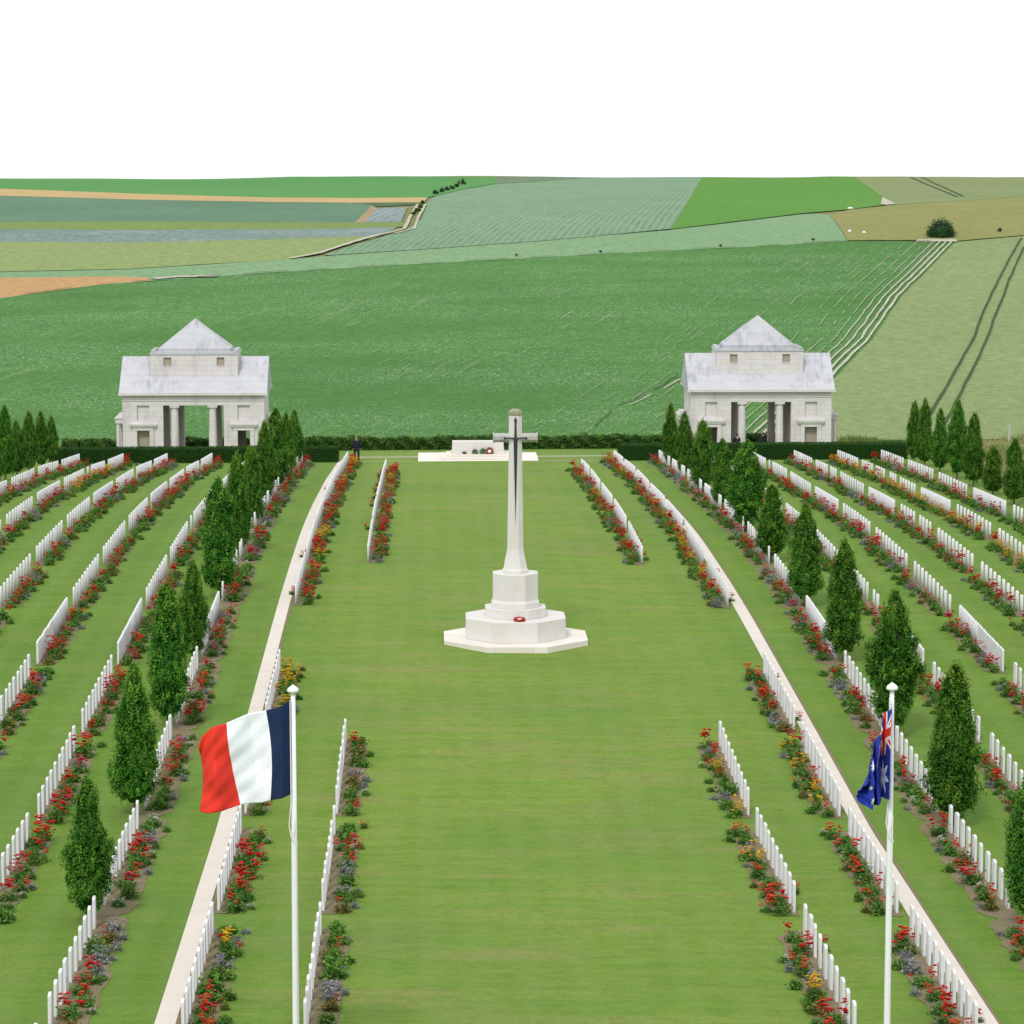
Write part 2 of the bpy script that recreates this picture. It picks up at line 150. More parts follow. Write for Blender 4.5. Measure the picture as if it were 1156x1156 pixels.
def mesh_np(name, V, Fq, mats, mi=None, tint=None):          # quads from numpy arrays
    me = bpy.data.meshes.new(name)
    nv, nf = len(V), len(Fq)
    me.vertices.add(nv); me.vertices.foreach_set('co', np.ascontiguousarray(V, dtype=np.float32).ravel())
    me.loops.add(nf * 4); me.polygons.add(nf)
    me.polygons.foreach_set('loop_start', np.arange(nf, dtype=np.int32) * 4)
    me.loops.foreach_set('vertex_index', np.ascontiguousarray(Fq, dtype=np.int32).ravel())
    for m in (mats if isinstance(mats, (list, tuple)) else [mats]): me.materials.append(m)
    if mi is not None: me.polygons.foreach_set('material_index', np.ascontiguousarray(mi, dtype=np.int32))
    me.update(calc_edges=True)
    if tint is not None:
        a = me.attributes.new('tint', 'FLOAT', 'POINT'); a.data.foreach_set('value', np.ascontiguousarray(tint, dtype=np.float32))
    me.validate(); return me

def leaf_quads(P, N, size, tint, rng, up=0.0):
    """small leaf-shaped quads at points P facing roughly N"""
    n = len(P); N = N + rng.normal(0, .55, (n, 3)); N[:, 2] += up; N /= np.linalg.norm(N, axis=1)[:, None] + 1e-9
    A = rng.normal(0, 1, (n, 3)); A -= (A * N).sum(1)[:, None] * N; A /= np.linalg.norm(A, axis=1)[:, None] + 1e-9
    B = np.cross(N, A); s = np.asarray(size).reshape(-1, 1)
    V = np.stack([P - A * s, P - B * s * .55 + N * s * .12, P + A * s, P + B * s * .55 + N * s * .12], 1).reshape(-1, 3)
    return V, np.arange(n * 4).reshape(-1, 4), np.repeat(tint, 4)

# ------------------------------------------------------------------ materials
class NT:
    def __init__(s, name, rough=.8, spec=.3):
        s.m = bpy.data.materials.new(name); s.m.use_nodes = True; s.t = s.m.node_tree; s.n = s.t.nodes
        s.b = s.n['Principled BSDF']; s.b.inputs['Roughness'].default_value = rough; s.b.inputs['Specular IOR Level'].default_value = spec
        s.pos = None
    def new(s, typ, **kw):
        n = s.n.new(typ)
        for k, v in kw.items(): setattr(n, k, v)
        return n
    def L(s, a, b): s.t.links.new(a, b)
    def world(s):
        if not s.pos: s.pos = s.new('ShaderNodeNewGeometry').outputs['Position']
        return s.pos
    def objc(s): return s.new('ShaderNodeTexCoord').outputs['Object']
    def mapping(s, src, scale=(1, 1, 1), rz=0, loc=(0, 0, 0)):
        m = s.new('ShaderNodeMapping'); m.inputs['Scale'].default_value = scale; m.inputs['Rotation'].default_value = (0, 0, rz); m.inputs['Location'].default_value = loc
        s.L(src, m.inputs['Vector']); return m.outputs[0]
    def rotmap(s, src, scale, rz):        # turn the coordinates first, then scale them
        return s.mapping(s.mapping(src, rz=rz), scale)
    def noise(s, src, scale, detail=4, rough=.55, dist=0):
        n = s.new('ShaderNodeTexNoise'); n.inputs['Scale'].default_value = scale; n.inputs['Detail'].default_value = detail
        n.inputs['Roughness'].default_value = rough; n.inputs['Distortion'].default_value = dist
        if src is not None: s.L(src, n.inputs['Vector'])
        return n.outputs['Fac']
    def ramp(s, fac, stops, mode='LINEAR'):
        r = s.new('ShaderNodeValToRGB'); e = r.color_ramp.elements; r.color_ramp.interpolation = mode
        while len(e) < len(stops): e.new(.5)
        for el, (p, c) in zip(e, stops):
            el.position = p; el.color = (c, c, c, 1) if isinstance(c, (int, float)) else (*c, 1)
        s.L(fac, r.inputs[0]); return r.outputs[0]
    def mix(s, fac, a, b, mode='MIX'):
        m = s.new('ShaderNodeMix', data_type='RGBA', blend_type=mode)
        for sock, v in ((m.inputs['Factor'], fac), (m.inputs['A'], a), (m.inputs['B'], b)):
            if isinstance(v, (int, float)): sock.default_value = v if sock.type == 'VALUE' else (v, v, v, 1)
            elif isinstance(v, tuple): sock.default_value = (*v, 1)
            else: s.L(v, sock)
        return m.outputs['Result']
    def math(s, op, a, b=0.0, c=None):
        m = s.new('ShaderNodeMath', operation=op)
        for i, v in enumerate((a, b, c)):
            if v is None: continue
            if isinstance(v, (int, float)): m.inputs[i].default_value = v
            else: s.L(v, m.inputs[i])
        return m.outputs[0]
    def color(s, c):
        if isinstance(c, tuple): s.b.inputs['Base Color'].default_value = (*c, 1)
        else: s.L(c, s.b.inputs['Base Color'])
        return s
    def bump(s, h, strength=.3, dist=.02):
        b = s.new('ShaderNodeBump'); b.inputs['Strength'].default_value = strength; b.inputs['Distance'].default_value = dist
        s.L(h, b.inputs['Height']); s.L(b.outputs[0], s.b.inputs['Normal']); return s

def stone_mat(name, c1, c2, stain=(.25, .26, .26), stain_amt=.25, joints=None, stain_scale=.8, extra=None):
    k = NT(name, .85, .25); w = k.world()
    c = k.mix(k.noise(w, 1.7, 5), c1, c2)
    st = k.ramp(k.noise(k.mapping(w, (1.2, 1.2, .45)), stain_scale, 7, .68), [(.52, 0.), (.74, 1.)])
    c = k.mix(k.math('MULTIPLY', st, stain_amt), c, stain)
    c = k.mix(k.math('MULTIPLY', k.noise(w, 24, 3), .22), c, tuple(x * .72 for x in c2))
    if joints:                                  # course lines and upright joints of the ashlar
        h, wd = joints
        br = k.new('ShaderNodeTexBrick'); br.inputs['Scale'].default_value = 1; br.inputs['Brick Width'].default_value = wd; br.inputs['Row Height'].default_value = h
        br.inputs['Mortar Size'].default_value = .012; br.inputs['Mortar Smooth'].default_value = .3
        sx = k.new('ShaderNodeSeparateXYZ'); k.L(w, sx.inputs[0])
        cb = k.new('ShaderNodeCombineXYZ'); k.L(k.math('ADD', sx.outputs[0], sx.outputs[1]), cb.inputs[0]); k.L(sx.outputs[2], cb.inputs[1]); k.L(cb.outputs[0], br.inputs['Vector'])
        br.inputs['Color1'].default_value = (1, 1, 1, 1); br.inputs['Color2'].default_value = (.94, .93, .915, 1); br.inputs['Mortar'].default_value = (.76, .75, .73, 1)
        c = k.mix(1.0, c, br.outputs['Color'], 'MULTIPLY')
    if extra: c = extra(k, c)
    k.color(c).bump(k.noise(w, 14, 4), .25, .01)
    return k.m

M = {}
M['headstone'] = stone_mat('headstone_stone', (.72, .72, .745), (.63, .63, .64), (.44, .44, .38), .55, None, 3.4)
M['cross_stone'] = stone_mat('cross_stone', (.68, .66, .65), (.62, .59, .56), (.46, .40, .33), .45, None, .9)
M['cross_grey'] = stone_mat('cross_weathered_stone', (.48, .47, .44), (.36, .36, .34), (.14, .14, .14), .6, None, 2.2)
M['lichen'] = stone_mat('lichen_stone', (.33, .34, .24), (.22, .24, .16), (.12, .12, .10), .5)
M['pale_step'] = stone_mat('pale_step_stone', (.78, .74, .68), (.70, .66, .60), (.45, .42, .38), .25, (5, 1.4))
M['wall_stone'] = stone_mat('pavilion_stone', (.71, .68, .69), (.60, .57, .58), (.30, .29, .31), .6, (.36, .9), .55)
M['inner_stone'] = stone_mat('shaded_inner_stone', (.42, .37, .32), (.36, .31, .27), (.2, .17, .15), .4, (.36, .9))  # interior shade put into this darker stone colour; the door shares it
def roof_extra(k, c):     # grey weathering that ran down the slabs
    w = k.world(); n = k.noise(k.mapping(w, (2.3, .5, .5)), 1.5, 6, .62); big = k.ramp(k.noise(k.mapping(w, (.5, .5, .9)), .62, 3), [(.46, 0.), (.58, 1.)])
    f = k.math('MULTIPLY', k.ramp(n, [(.44, 0.), (.60, 1.)]), big)
    c = k.mix(k.math('MULTIPLY', f, .55), c, (.20, .21, .24))
    return k.mix(k.math('MULTIPLY', k.noise(k.mapping(w, (1, .3, .3)), 3, 5), .35), c, (.38, .39, .43))
M['roof_stone'] = stone_mat('roof_slab_stone', (.56, .57, .60), (.48, .49, .53), (.30, .31, .34), .4, (.42, 1.0), 1.0, roof_extra)
M['kerb'] = stone_mat('kerb_stone', (.66, .61, .54), (.58, .53, .46), (.40, .36, .30), .3, None)
k = NT('window_shutter', .8); k.color(k.mix(k.noise(k.world(), 3), (.30, .26, .20), (.40, .35, .28))); M['shutter'] = k.m
k = NT('bronze_sword', .5, .5); k.color((.02, .026, .028)); M['bronze'] = k.m
k = NT('white_paint', .35, .5); k.color(k.mix(k.noise(k.world(), 5), (.80, .82, .84), (.72, .74, .76))); M['white_paint'] = k.m
k = NT('rope', .8); k.color((.75, .75, .74)); M['rope'] = k.m
k = NT('post_grey', .7); k.color((.42, .42, .40)); M['post'] = k.m

def lawn_mat():
    k = NT('mown_lawn', .9, .12); w = k.world()
    sx = k.new('ShaderNodeSeparateXYZ'); k.L(w, sx.inputs[0])
    # 1 on the open lawn round the cross, 0 between the grave rows
    mid = k.ramp(k.math('ABSOLUTE', k.math('MULTIPLY', sx.outputs[0], .05)), [(.30, 1.), (.44, 0.)])
    st1 = k.noise(k.mapping(w, (.22, 1.5, 1)), 1.0, 7, .62)
    st2 = k.noise(k.mapping(w, (.7, 4.5, 1)), 1.0, 5, .6)
    pt = k.noise(w, .09, 5, .6)
    base = k.mix(mid, (.112, .216, .020), (.154, .258, .027))
    c = k.mix(k.ramp(st1, [(.35, 0.), (.65, 1.)]), base, k.mix(mid, (.156, .252, .032), (.214, .300, .044)))
    dry = k.math('MULTIPLY', k.ramp(k.noise(k.mapping(w, (.16, .62, 1), loc=(7, 3, 0)), 1.0, 6, .6), [(.50, 0.), (.70, 1.)]), k.math('MULTIPLY_ADD', mid, .70, .22))
    c = k.mix(dry, c, (.300, .262, .095))
    c = k.mix(k.math('MULTIPLY', k.ramp(pt, [(.42, 0.), (.66, 1.)]), .4), c, (.075, .180, .030))
    c = k.mix(k.math('MULTIPLY', k.ramp(st2, [(.3, 1.), (.55, 0.)]), .34), c, (.074, .150, .022))
    c = k.mix(k.math('MULTIPLY', k.ramp(k.noise(w, 3.2, 6, .72), [(.38, 1.), (.56, 0.)]), .34), c, (.066, .142, .018))
    c = k.mix(k.math('MULTIPLY', k.ramp(k.noise(w, .55, 5, .65), [(.48, 0.), (.66, 1.)]), .30), c, (.20, .25, .06))
    c = k.mix(k.math('MULTIPLY', k.ramp(k.noise(k.mapping(w, (3, 9, 1)), 2.2, 3), [(.45, 0.), (.75, 1.)]), .35), c, (.17, .27, .07))
    c = k.mix(k.math('MULTIPLY', k.ramp(k.noise(k.mapping(w, (1, 1.6, 1)), 11, 5, .75), [(.40, 1.), (.58, 0.)]), .38), c, (.060, .130, .014))
    # mower stripes along the rows, faint
    strp = k.math('SINE', k.math('MULTIPLY', sx.outputs[0], 5.2))
    c = k.mix(k.math('MULTIPLY_ADD', strp, .09, .09), c, (.17, .27, .07))
    k.color(c).bump(k.noise(k.mapping(w, (6, 9, 6)), 3, 6, .7), .7, .035)
    return k.m
M['lawn'] = lawn_mat()
k = NT('rough_grass', .95, .1); w = k.world()
c = k.mix(k.noise(w, .5, 6, .65), (.10, .15, .035), (.20, .21, .075)); c = k.mix(k.ramp(k.noise(w, 2.2, 5, .7), [(.5, 0.), (.7, 1.)]), c, (.27, .24, .11)); k.color(c).bump(k.noise(w, 3, 5), .4, .05); M['rough'] = k.m
k = NT('bed_soil', .95, .1); w = k.world(); k.color(k.mix(k.noise(w, 6, 6, .7), (.13, .105, .060), (.26, .22, .135))).bump(k.noise(w, 12, 5), .8, .04); M['soil'] = k.m

def crop(name, a, b, rz=None, row=.75, rowc=None, rowamt=.4, speck=None, speckamt=.5, speckscale=3.0, streak=None, streakamt=.5, strs=(.05, .9), big=.03, rows_dark=None, lo=.56, hi=.70, bumpd=.2):
    """crop seen from far: leaf mottling, drill rows along rz, pale specks and bare streaks"""
    k = NT(name, .9, .12); w = k.world()
    c = k.mix(k.ramp(k.noise(w, big, 5, .6), [(.35, 0.), (.65, 1.)]), a, b)
    c = k.mix(k.math('MULTIPLY', k.ramp(k.noise(w, 1.1, 6, .75), [(.40, 0.), (.60, 1.)]), .7), c, tuple(x * .60 for x in a))
    h = k.noise(w, 2.2, 6, .7)
    if rz is not None:
        u = k.mapping(w, rz=rz)                     # after turning, rows run along y
        ux = k.new('ShaderNodeSeparateXYZ'); k.L(u, ux.inputs[0])
        wob = k.noise(k.mapping(u, (.05, .05, .05)), 1.0, 2)
        ph = k.math('ADD', k.math('MULTIPLY', ux.outputs[0], 2 * PI / row), k.math('MULTIPLY', wob, 1.2))
        sn = k.math('MULTIPLY_ADD', k.math('SINE', ph), .5, .5)
        gate = k.ramp(k.noise(k.mapping(u, (.5, .12, .5)), 1.0, 4, .6), [(.35, .25), (.65, 1.)])
        c = k.mix(k.math('MULTIPLY', k.math('MULTIPLY', sn, gate), rowamt), c, rowc or tuple(x * .55 for x in a))
        if streak:
            s1 = k.noise(k.mapping(u, (1 / row * .9, .055, 1)), 1.0, 5, .6)
            zone = k.ramp(k.noise(k.mapping(w, (1, 1, 1), loc=(31, 12, 0)), .022, 3, .6), [(.50, 0.), (.62, 1.)])
            c = k.mix(k.math('MULTIPLY', k.math('MULTIPLY', k.ramp(s1, [(lo, 0.), (hi, 1.)]), zone), streakamt), c, streak)
    if speck:
        s2 = k.ramp(k.noise(w, speckscale, 3, .8), [(.55, 0.), (.62, 1.)])
        z2 = k.ramp(k.noise(k.mapping(w, (1, 2, 1)), .03, 5, .7), [(.40, .12), (.6, 1.)])
        c = k.mix(k.math('MULTIPLY', k.math('MULTIPLY', s2, z2), speckamt), c, speck)
    k.color(c).bump(h, .8, bumpd)
    return k.m

RF9 = math.atan2(43.9, 174.6)
CHALK = (.44, .42, .32)
MF = {
 'F9': crop('green_crop', (.062, .184, .034), (.084, .226, .044), RF9, .75, (.048, .140, .036), .55, (.36, .50, .29), .85, 3.8, (.30, .34, .18), .35, big=.02),
 'F10': crop('wheat_green', (.215, .285, .112), (.240, .308, .128), RF9, .5, None, .12, None, big=.015, bumpd=.08),
 'F7': crop('bluegreen_cereal', (.180, .310, .155), (.210, .340, .175), None, big=.012, bumpd=.05),
 'F8': crop('bare_tan_soil', (.48, .29, .125), (.42, .27, .115), None, big=.02, bumpd=.05),
 'F6': crop('olive_cereal', (.220, .300, .105), (.260, .320, .120), None, big=.012, bumpd=.05),
 'F5': crop('bluegrey_cabbage', (.150, .230, .190), (.235, .300, .285), None, 1.4, None, .6, (.42, .48, .48), .6, .8, big=.05),
 'F4': crop('olive_strip', (.165, .245, .060), (.190, .265, .075), None, big=.02, bumpd=.05),
 'F3': crop('bluegreen_kale', (.105, .205, .125), (.145, .250, .160), 1.45, 5.0, (.07, .15, .08), .5, (.20, .31, .21), .4, .7, big=.02),
 'F3b': crop('dark_green_strip', (.06, .135, .06), (.08, .16, .07), None, big=.05),
 'F3c': crop('tan_soil_patch', (.40, .28, .16), (.34, .25, .15), None),
 'F3d': crop('lilac_rows', (.25, .30, .30), (.30, .34, .36), .06, 1.6, (.13, .20, .14), .8, None),
 'F2': crop('tan_strip', (.52, .37, .17), (.46, .34, .15), None, bumpd=.05),
 'F1': crop('bright_green_field', (.080, .260, .065), (.095, .285, .070), None, big=.01, bumpd=.05),
 'F14': crop('kale_rows', (.200, .320, .195), (.240, .365, .225), .10, 1.05, (.085, .175, .095), .8, (.28, .36, .27), .45, .8, (.42, .44, .33), .35, big=.02),
 'F15': crop('far_grey_green', (.13, .20, .11), (.17, .24, .14), None),
 'F13': crop('vivid_green_field', (.085, .240, .030), (.110, .275, .040), None, big=.01, bumpd=.05),
 'F12': crop('far_wheat', (.195, .250, .095), (.230, .280, .115), None, big=.01, bumpd=.05),
 'F11': crop('rough_meadow', (.230, .250, .075), (.300, .280, .100), .9, 6.0, (.19, .22, .07), .4, None, big=.04),
 'chalk': crop('chalk_track', CHALK, (.52, .49, .40), None, bumpd=.01),
 'dust': crop('dry_row', (.34, .38, .22), (.42, .42, .28), None),
 'tram': crop('wheel_track', (.055, .085, .040), (.07, .10, .045), None),
}

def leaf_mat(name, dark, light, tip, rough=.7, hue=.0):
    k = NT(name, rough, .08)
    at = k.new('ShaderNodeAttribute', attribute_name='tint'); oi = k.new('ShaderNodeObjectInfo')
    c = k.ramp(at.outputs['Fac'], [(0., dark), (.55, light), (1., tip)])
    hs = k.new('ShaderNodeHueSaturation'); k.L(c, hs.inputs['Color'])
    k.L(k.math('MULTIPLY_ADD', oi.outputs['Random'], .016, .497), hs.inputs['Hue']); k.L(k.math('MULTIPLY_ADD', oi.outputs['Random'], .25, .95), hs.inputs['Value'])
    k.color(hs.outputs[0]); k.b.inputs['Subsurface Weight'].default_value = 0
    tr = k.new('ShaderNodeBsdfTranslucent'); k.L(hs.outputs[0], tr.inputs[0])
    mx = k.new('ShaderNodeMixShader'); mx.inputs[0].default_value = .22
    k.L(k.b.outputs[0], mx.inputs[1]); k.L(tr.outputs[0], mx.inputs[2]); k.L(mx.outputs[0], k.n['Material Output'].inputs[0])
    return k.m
M['tree_leaf'] = leaf_mat('hornbeam_leaves', (.024, .090, .009), (.078, .200, .022), (.200, .310, .040))  # dark end holds crown shade, bright end young leaves and lit tips
M['hedge_leaf'] = leaf_mat('hedge_leaves', (.026, .070, .012), (.052, .120, .020), (.135, .195, .035))
M['yew_leaf'] = leaf_mat('clipped_yew', (.016, .052, .009), (.030, .085, .014), (.070, .150, .026))
M['bush_leaf'] = leaf_mat('field_bush_leaves', (.014, .048, .018), (.032, .085, .030), (.075, .150, .055))
M['rose_leaf'] = leaf_mat('rose_leaves', (.046, .115, .022), (.100, .205, .040), (.200, .300, .070))
M['grey_leaf'] = leaf_mat('silver_leaves', (.12, .14, .12), (.22, .24, .21), (.36, .37, .36))
M['lush_leaf'] = leaf_mat('perennial_leaves', (.050, .130, .020), (.100, .210, .034), (.200, .300, .060))
M['bronze_leaf'] = leaf_mat('bronze_leaves', (.080, .100, .024), (.150, .155, .040), (.280, .200, .055))
M['bark'] = (lambda k: k.color(k.mix(k.noise(k.objc(), 6, 5), (.10, .085, .065), (.20, .18, .15))).m)(NT('bark', .95))
def petal(name, a, b):
    k = NT(name, .6, .2); at = k.new('ShaderNodeAttribute', attribute_name='tint'); k.color(k.mix(at.outputs['Fac'], a, b)); return k.m
M['red'] = petal('red_petals', (.42, .010, .008), (.78, .040, .020))
M['scarlet'] = petal('scarlet_petals', (.50, .030, .010), (.72, .090, .020))
M['pink'] = petal('rose_pink_petals', (.48, .02, .05), (.62, .10, .13))
M['yellow'] = petal('yellow_petals', (.62, .34, .01), (.74, .50, .03))
M['white'] = petal('white_petals', (.55, .55, .52), (.75, .74, .72))
M['mauve'] = petal('mauve_petals', (.28, .24, .34), (.42, .38, .48))

# ------------------------------------------------------------------ ground sheets
def gz(x, y):
    z = terrain(x, y)
    z -= .12 * sm(236.5, 242, y)                 # lies under the field sheets
    if y < 236.5 and abs(x) < 60: z -= .05 * sm(236, 234, y) if False else 0
    return z
def grid_sheet(name, xs, ys, zf, mat, kind='structure'):
    V = [(x, y, zf(x, y)) for y in ys for x in xs]; nx = len(xs)
    F = [(j * nx + i, j * nx + i + 1, (j + 1) * nx + i + 1, (j + 1) * nx + i) for j in range(len(ys) - 1) for i in range(nx - 1)]
    me = bpy.data.meshes.new(name); me.from_pydata(V, [], F); me.materials.append(mat)
    me.polygons.foreach_set('use_smooth', [True] * len(F)); me.update()
    return tag(link(bpy.data.objects.new(name, me)), kind=kind)
def frange(a, b, s):
    r = []; x = a
    while x < b - 1e-6: r.append(x); x += s
    return r + [b]
LX = 29.6
xs_side = [-600, -400, -300, -220, -160, -120, -90, -75, -60, -50, -42, -36, -32, -LX]
# the lawn is a hole in the rough ground: three sheets that butt
grid_sheet('ground', frange(-600, -300, 60)[:-1] + frange(-300, -90, 15)[:-1] + frange(-90, 90, 4)[:-1] + frange(90, 300, 15)[:-1] + frange(300, 600, 60),
           frange(233.6, 460, 2)[:-1] + frange(460, 1000, 10)[:-1] + frange(1000, 1700, 40), gz, M['rough'])
for s in (-1, 1):
    o = grid_sheet('ground', sorted(s * -x for x in xs_side), frange(-60, 60, 10)[:-1] + frange(60, 233.6, 2), lambda x, y: terrain(x, y), M['rough'])
grid_sheet('lawn', frange(-LX, LX, 2.0), frange(-60, 60, 10)[:-1] + frange(60, 233.6, 1.5), lambda x, y: terrain(x, y), M['lawn'])

def drape(name, poly, mat, off, step=6.0, kind='structure'):
    bm = bmesh.new(); bm.faces.new([bm.verts.new((x, y, 0)) for x, y in poly])
    xs = [p[0] for p in poly]; ys = [p[1] for p in poly]
    for ax, lo, hi, st in ((0, min(xs), max(xs), step * 2), (1, min(ys), max(ys), step)):
        c = (math.floor(lo / st) + 1) * st
        while c < hi:
            no = (1, 0, 0) if ax == 0 else (0, 1, 0); co = (c, 0, 0) if ax == 0 else (0, c, 0)
            bmesh.ops.bisect_plane(bm, geom=bm.verts[:] + bm.edges[:] + bm.faces[:], plane_co=co, plane_no=no); c += st
    bmesh.ops.triangulate(bm, faces=bm.faces[:])
    for v in bm.verts: v.co.z = terrain(v.co.x, v.co.y) + off
    for f in bm.faces:
        if f.normal.z < 0: f.normal_flip()
        f.smooth = True
    me = bpy.data.meshes.new(name); bm.to_mesh(me); bm.free(); me.materials.append(mat)
    return tag(link(bpy.data.objects.new(name, me)), kind=kind)

def strip(name, line, w, mat, off, gaps=None, kind='structure', wob=0.0):
    """a ribbon of ground along a line"""
    pts = []
    for (a, b) in zip(line[:-1], line[1:]):
        d = math.dist(a, b); n = max(1, int(d / 3))
        pts += [(a[0] + (b[0] - a[0]) * i / n, a[1] + (b[1] - a[1]) * i / n) for i in range(n)]
    pts.append(line[-1]); V = []; F = []
    for i, p in enumerate(pts):
        a = pts[max(0, i - 1)]; b = pts[min(len(pts) - 1, i + 1)]; dx, dy = b[0] - a[0], b[1] - a[1]; l = math.hypot(dx, dy) or 1
        ww = (w(i / len(pts)) if callable(w) else w) * (1 + wob * (random.random() - .5)) / 2
        sh = wob * .3 * (random.random() - .5)
        for s in (-1, 1):
            x, y = p[0] + dy / l * (s * ww + sh), p[1] - dx / l * (s * ww + sh); V.append((x, y, terrain(x, y) + off))
        if i and not (gaps and gaps(i)): F.append((2 * i - 2, 2 * i - 1, 2 * i + 1, 2 * i))
    me = bpy.data.meshes.new(name); me.from_pydata(V, [], F); me.materials.append(mat)
    me.update()
    return tag(link(bpy.data.objects.new(name, me)), kind=kind)

FN = {'F9': 'green_crop_field', 'F10': 'wheat_field', 'F7': 'cereal_field', 'F8': 'bare_soil_field', 'F6': 'olive_field', 'F5': 'cabbage_field', 'F4': 'grass_strip',
      'F3': 'kale_field', 'F3b': 'grass_strip', 'F3c': 'bare_soil_field', 'F3d': 'cabbage_field', 'F2': 'bare_soil_field', 'F1': 'bright_green_field', 'F14': 'kale_field',
      'F15': 'far_field', 'F13': 'bright_green_field', 'F12': 'wheat_field', 'F11': 'meadow'}
for i, (kk, nm) in enumerate(FN.items()):
    drape(nm, FIELDS[kk], MF[kk], -.02 + .005 * i, 5.0 if kk in ('F9', 'F10') else 8.0)
drape('headland', FIELDS['headland'], MF['chalk'], .12); drape('chalk_patch', FIELDS['chalkpatch'], MF['chalk'], .12); drape('chalk_patch', FIELDS['whiteline'], MF['chalk'], .12)
tr = FIELDS['track']
strip('farm_track', tr[:-1][:max(3, len(tr) * 6 // 10)], .9, MF['chalk'], .14, wob=.5)
strip('farm_track', [(x + .1, y) for x, y in tr[len(tr) * 5 // 10:]], .55, MF['chalk'], .14, wob=.3)
strip('farm_track', [(x + 1.5, y) for x, y in tr[len(tr) * 5 // 10:]], .45, MF['chalk'], .14, wob=.3)
for kk in ('tram1', 'tram2'):
    for s in (0,): strip('wheel_track', FIELDS[kk], .24, MF['tram'], .13, wob=.25)
for kk in ('tram3', 'tram4'): strip('wheel_track', FIELDS[kk], .6, MF['tram'], .13, wob=.25)
# bare chalky gaps between the last rows of the green crop, along its right edge
R9 = FIELDS['F9R']
for j, (w0, dx, amt) in enumerate(((.36, -.45, 0), (.32, -1.2, 0), (.26, -2.0, 0), (.20, -2.9, 0), (.17, -3.9, .2), (.17, -5.1, .35), (.14, -6.6, .45), (.12, -8.1, .55), (.11, -9.8, .6), (.10, -11.7, .62), (.09, -13.8, .68), (.08, -16, .72), (.08, -18.4, .76), (.08, -21, .8))):
    rr = random.Random(j)
    line = [(x + dx, y) for x, y in R9[:-1]]
    strip('bare_row', line, w0 * (.8 if j < 3 else .62), MF['chalk'] if j < 4 else MF['dust'], .11, gaps=(lambda i, rr=rr, amt=amt: rr.random() < amt * .75), wob=.35)
# thin pale row gaps in the middle of the green crop
rr = random.Random(3)
dirx, diry = math.sin(RF9), math.cos(RF9)
for (cx, cy, n, spread, ln) in ((-3, 294, 14, 5, 9), (4, 306, 6, 4, 10), (16, 330, 7, 5, 18), (26, 322, 6, 3, 26), (22, 300, 5, 4, 16), (33, 345, 3, 3, 10), (14, 352, 3, 5, 8)):
    for q in range(n):
        x = cx + rr.uniform(-spread, spread); y = cy + rr.uniform(-6, 6); l = ln * rr.uniform(.25, .8)
        strip('bare_row', [(x - dirx * l / 2, y - diry * l / 2), (x + dirx * l / 2, y + diry * l / 2)], .055, MF['dust'], .09, gaps=(lambda i: rr.random() < .35), wob=.9)
strip('ditch', FIELDS['ditch'], .14, MF['tram'], .10, wob=.8, gaps=lambda i: (i * 5) % 7 < 2)
strip('bare_row', [(x + .8, y) for x, y in FIELDS['ditch'][1:]], .14, MF['chalk'], .10, wob=.9, gaps=lambda i: i % 3 == 0)
# darker rough line along the far edge of the green crop
edge = [p for p in FIELDS['F9'] if p[1] > 330]; edge = edge[:[q for q, p in enumerate(edge) if p[0] > 66][0]]
strip('field_edge', edge, .35, MF['tram'], .15, wob=.8, gaps=lambda i: (i * 7) % 5 < 2)

# ------------------------------------------------------------------ stone edging, paths
for s, w_ in ((-1, 'left'), (1, 'right')):
    V = []; F = []; ys = frange(40, 206.5, 1.5)
    for y in ys:
        for x, dz in ((-.235, -.05), (-.235, .03), (.235, .03), (.235, -.05)):
            V.append((s * 9.2 + x, y, terrain(s * 9.2, y) + dz))
    for i in range(len(ys) - 1):
        for q in range(3): F.append((i * 4 + q, i * 4 + q + 1, i * 4 + q + 5, i * 4 + q + 4))
    mb = MB(); mb.add(V, F); tag(mb.obj('path', M['kerb']), kind='structure')
    strip('path_edge_shade', [(s * 9.2 + .29, 40), (s * 9.2 + .29, 206)], .10, M['soil'], .012, wob=.3)  # brown strip put in for the thin line of shade beside the path
def cross_strip(name, x0, x1, y0, y1, off, mat):
    xs = frange(x0, x1, 1.5); V = []; F = []
    for x in xs: V += [(x, y0, terrain(x, y0) + off), (x, y1, terrain(x, y1) + off)]
    for i in range(len(xs) - 1): F.append((2 * i, 2 * i + 2, 2 * i + 3, 2 * i + 1))
    mb = MB(); mb.add(V, F); return tag(mb.obj(name, mat), kind='structure')
cross_strip('path', -9.0, 9.0, 214.6, 215.8, .02, M['kerb'])
cross_strip('path', -9.0, -4.5, 205.6, 205.9, .02, M['kerb']); cross_strip('path', 4.2, 9.0, 205.6, 205.9, .02, M['kerb'])

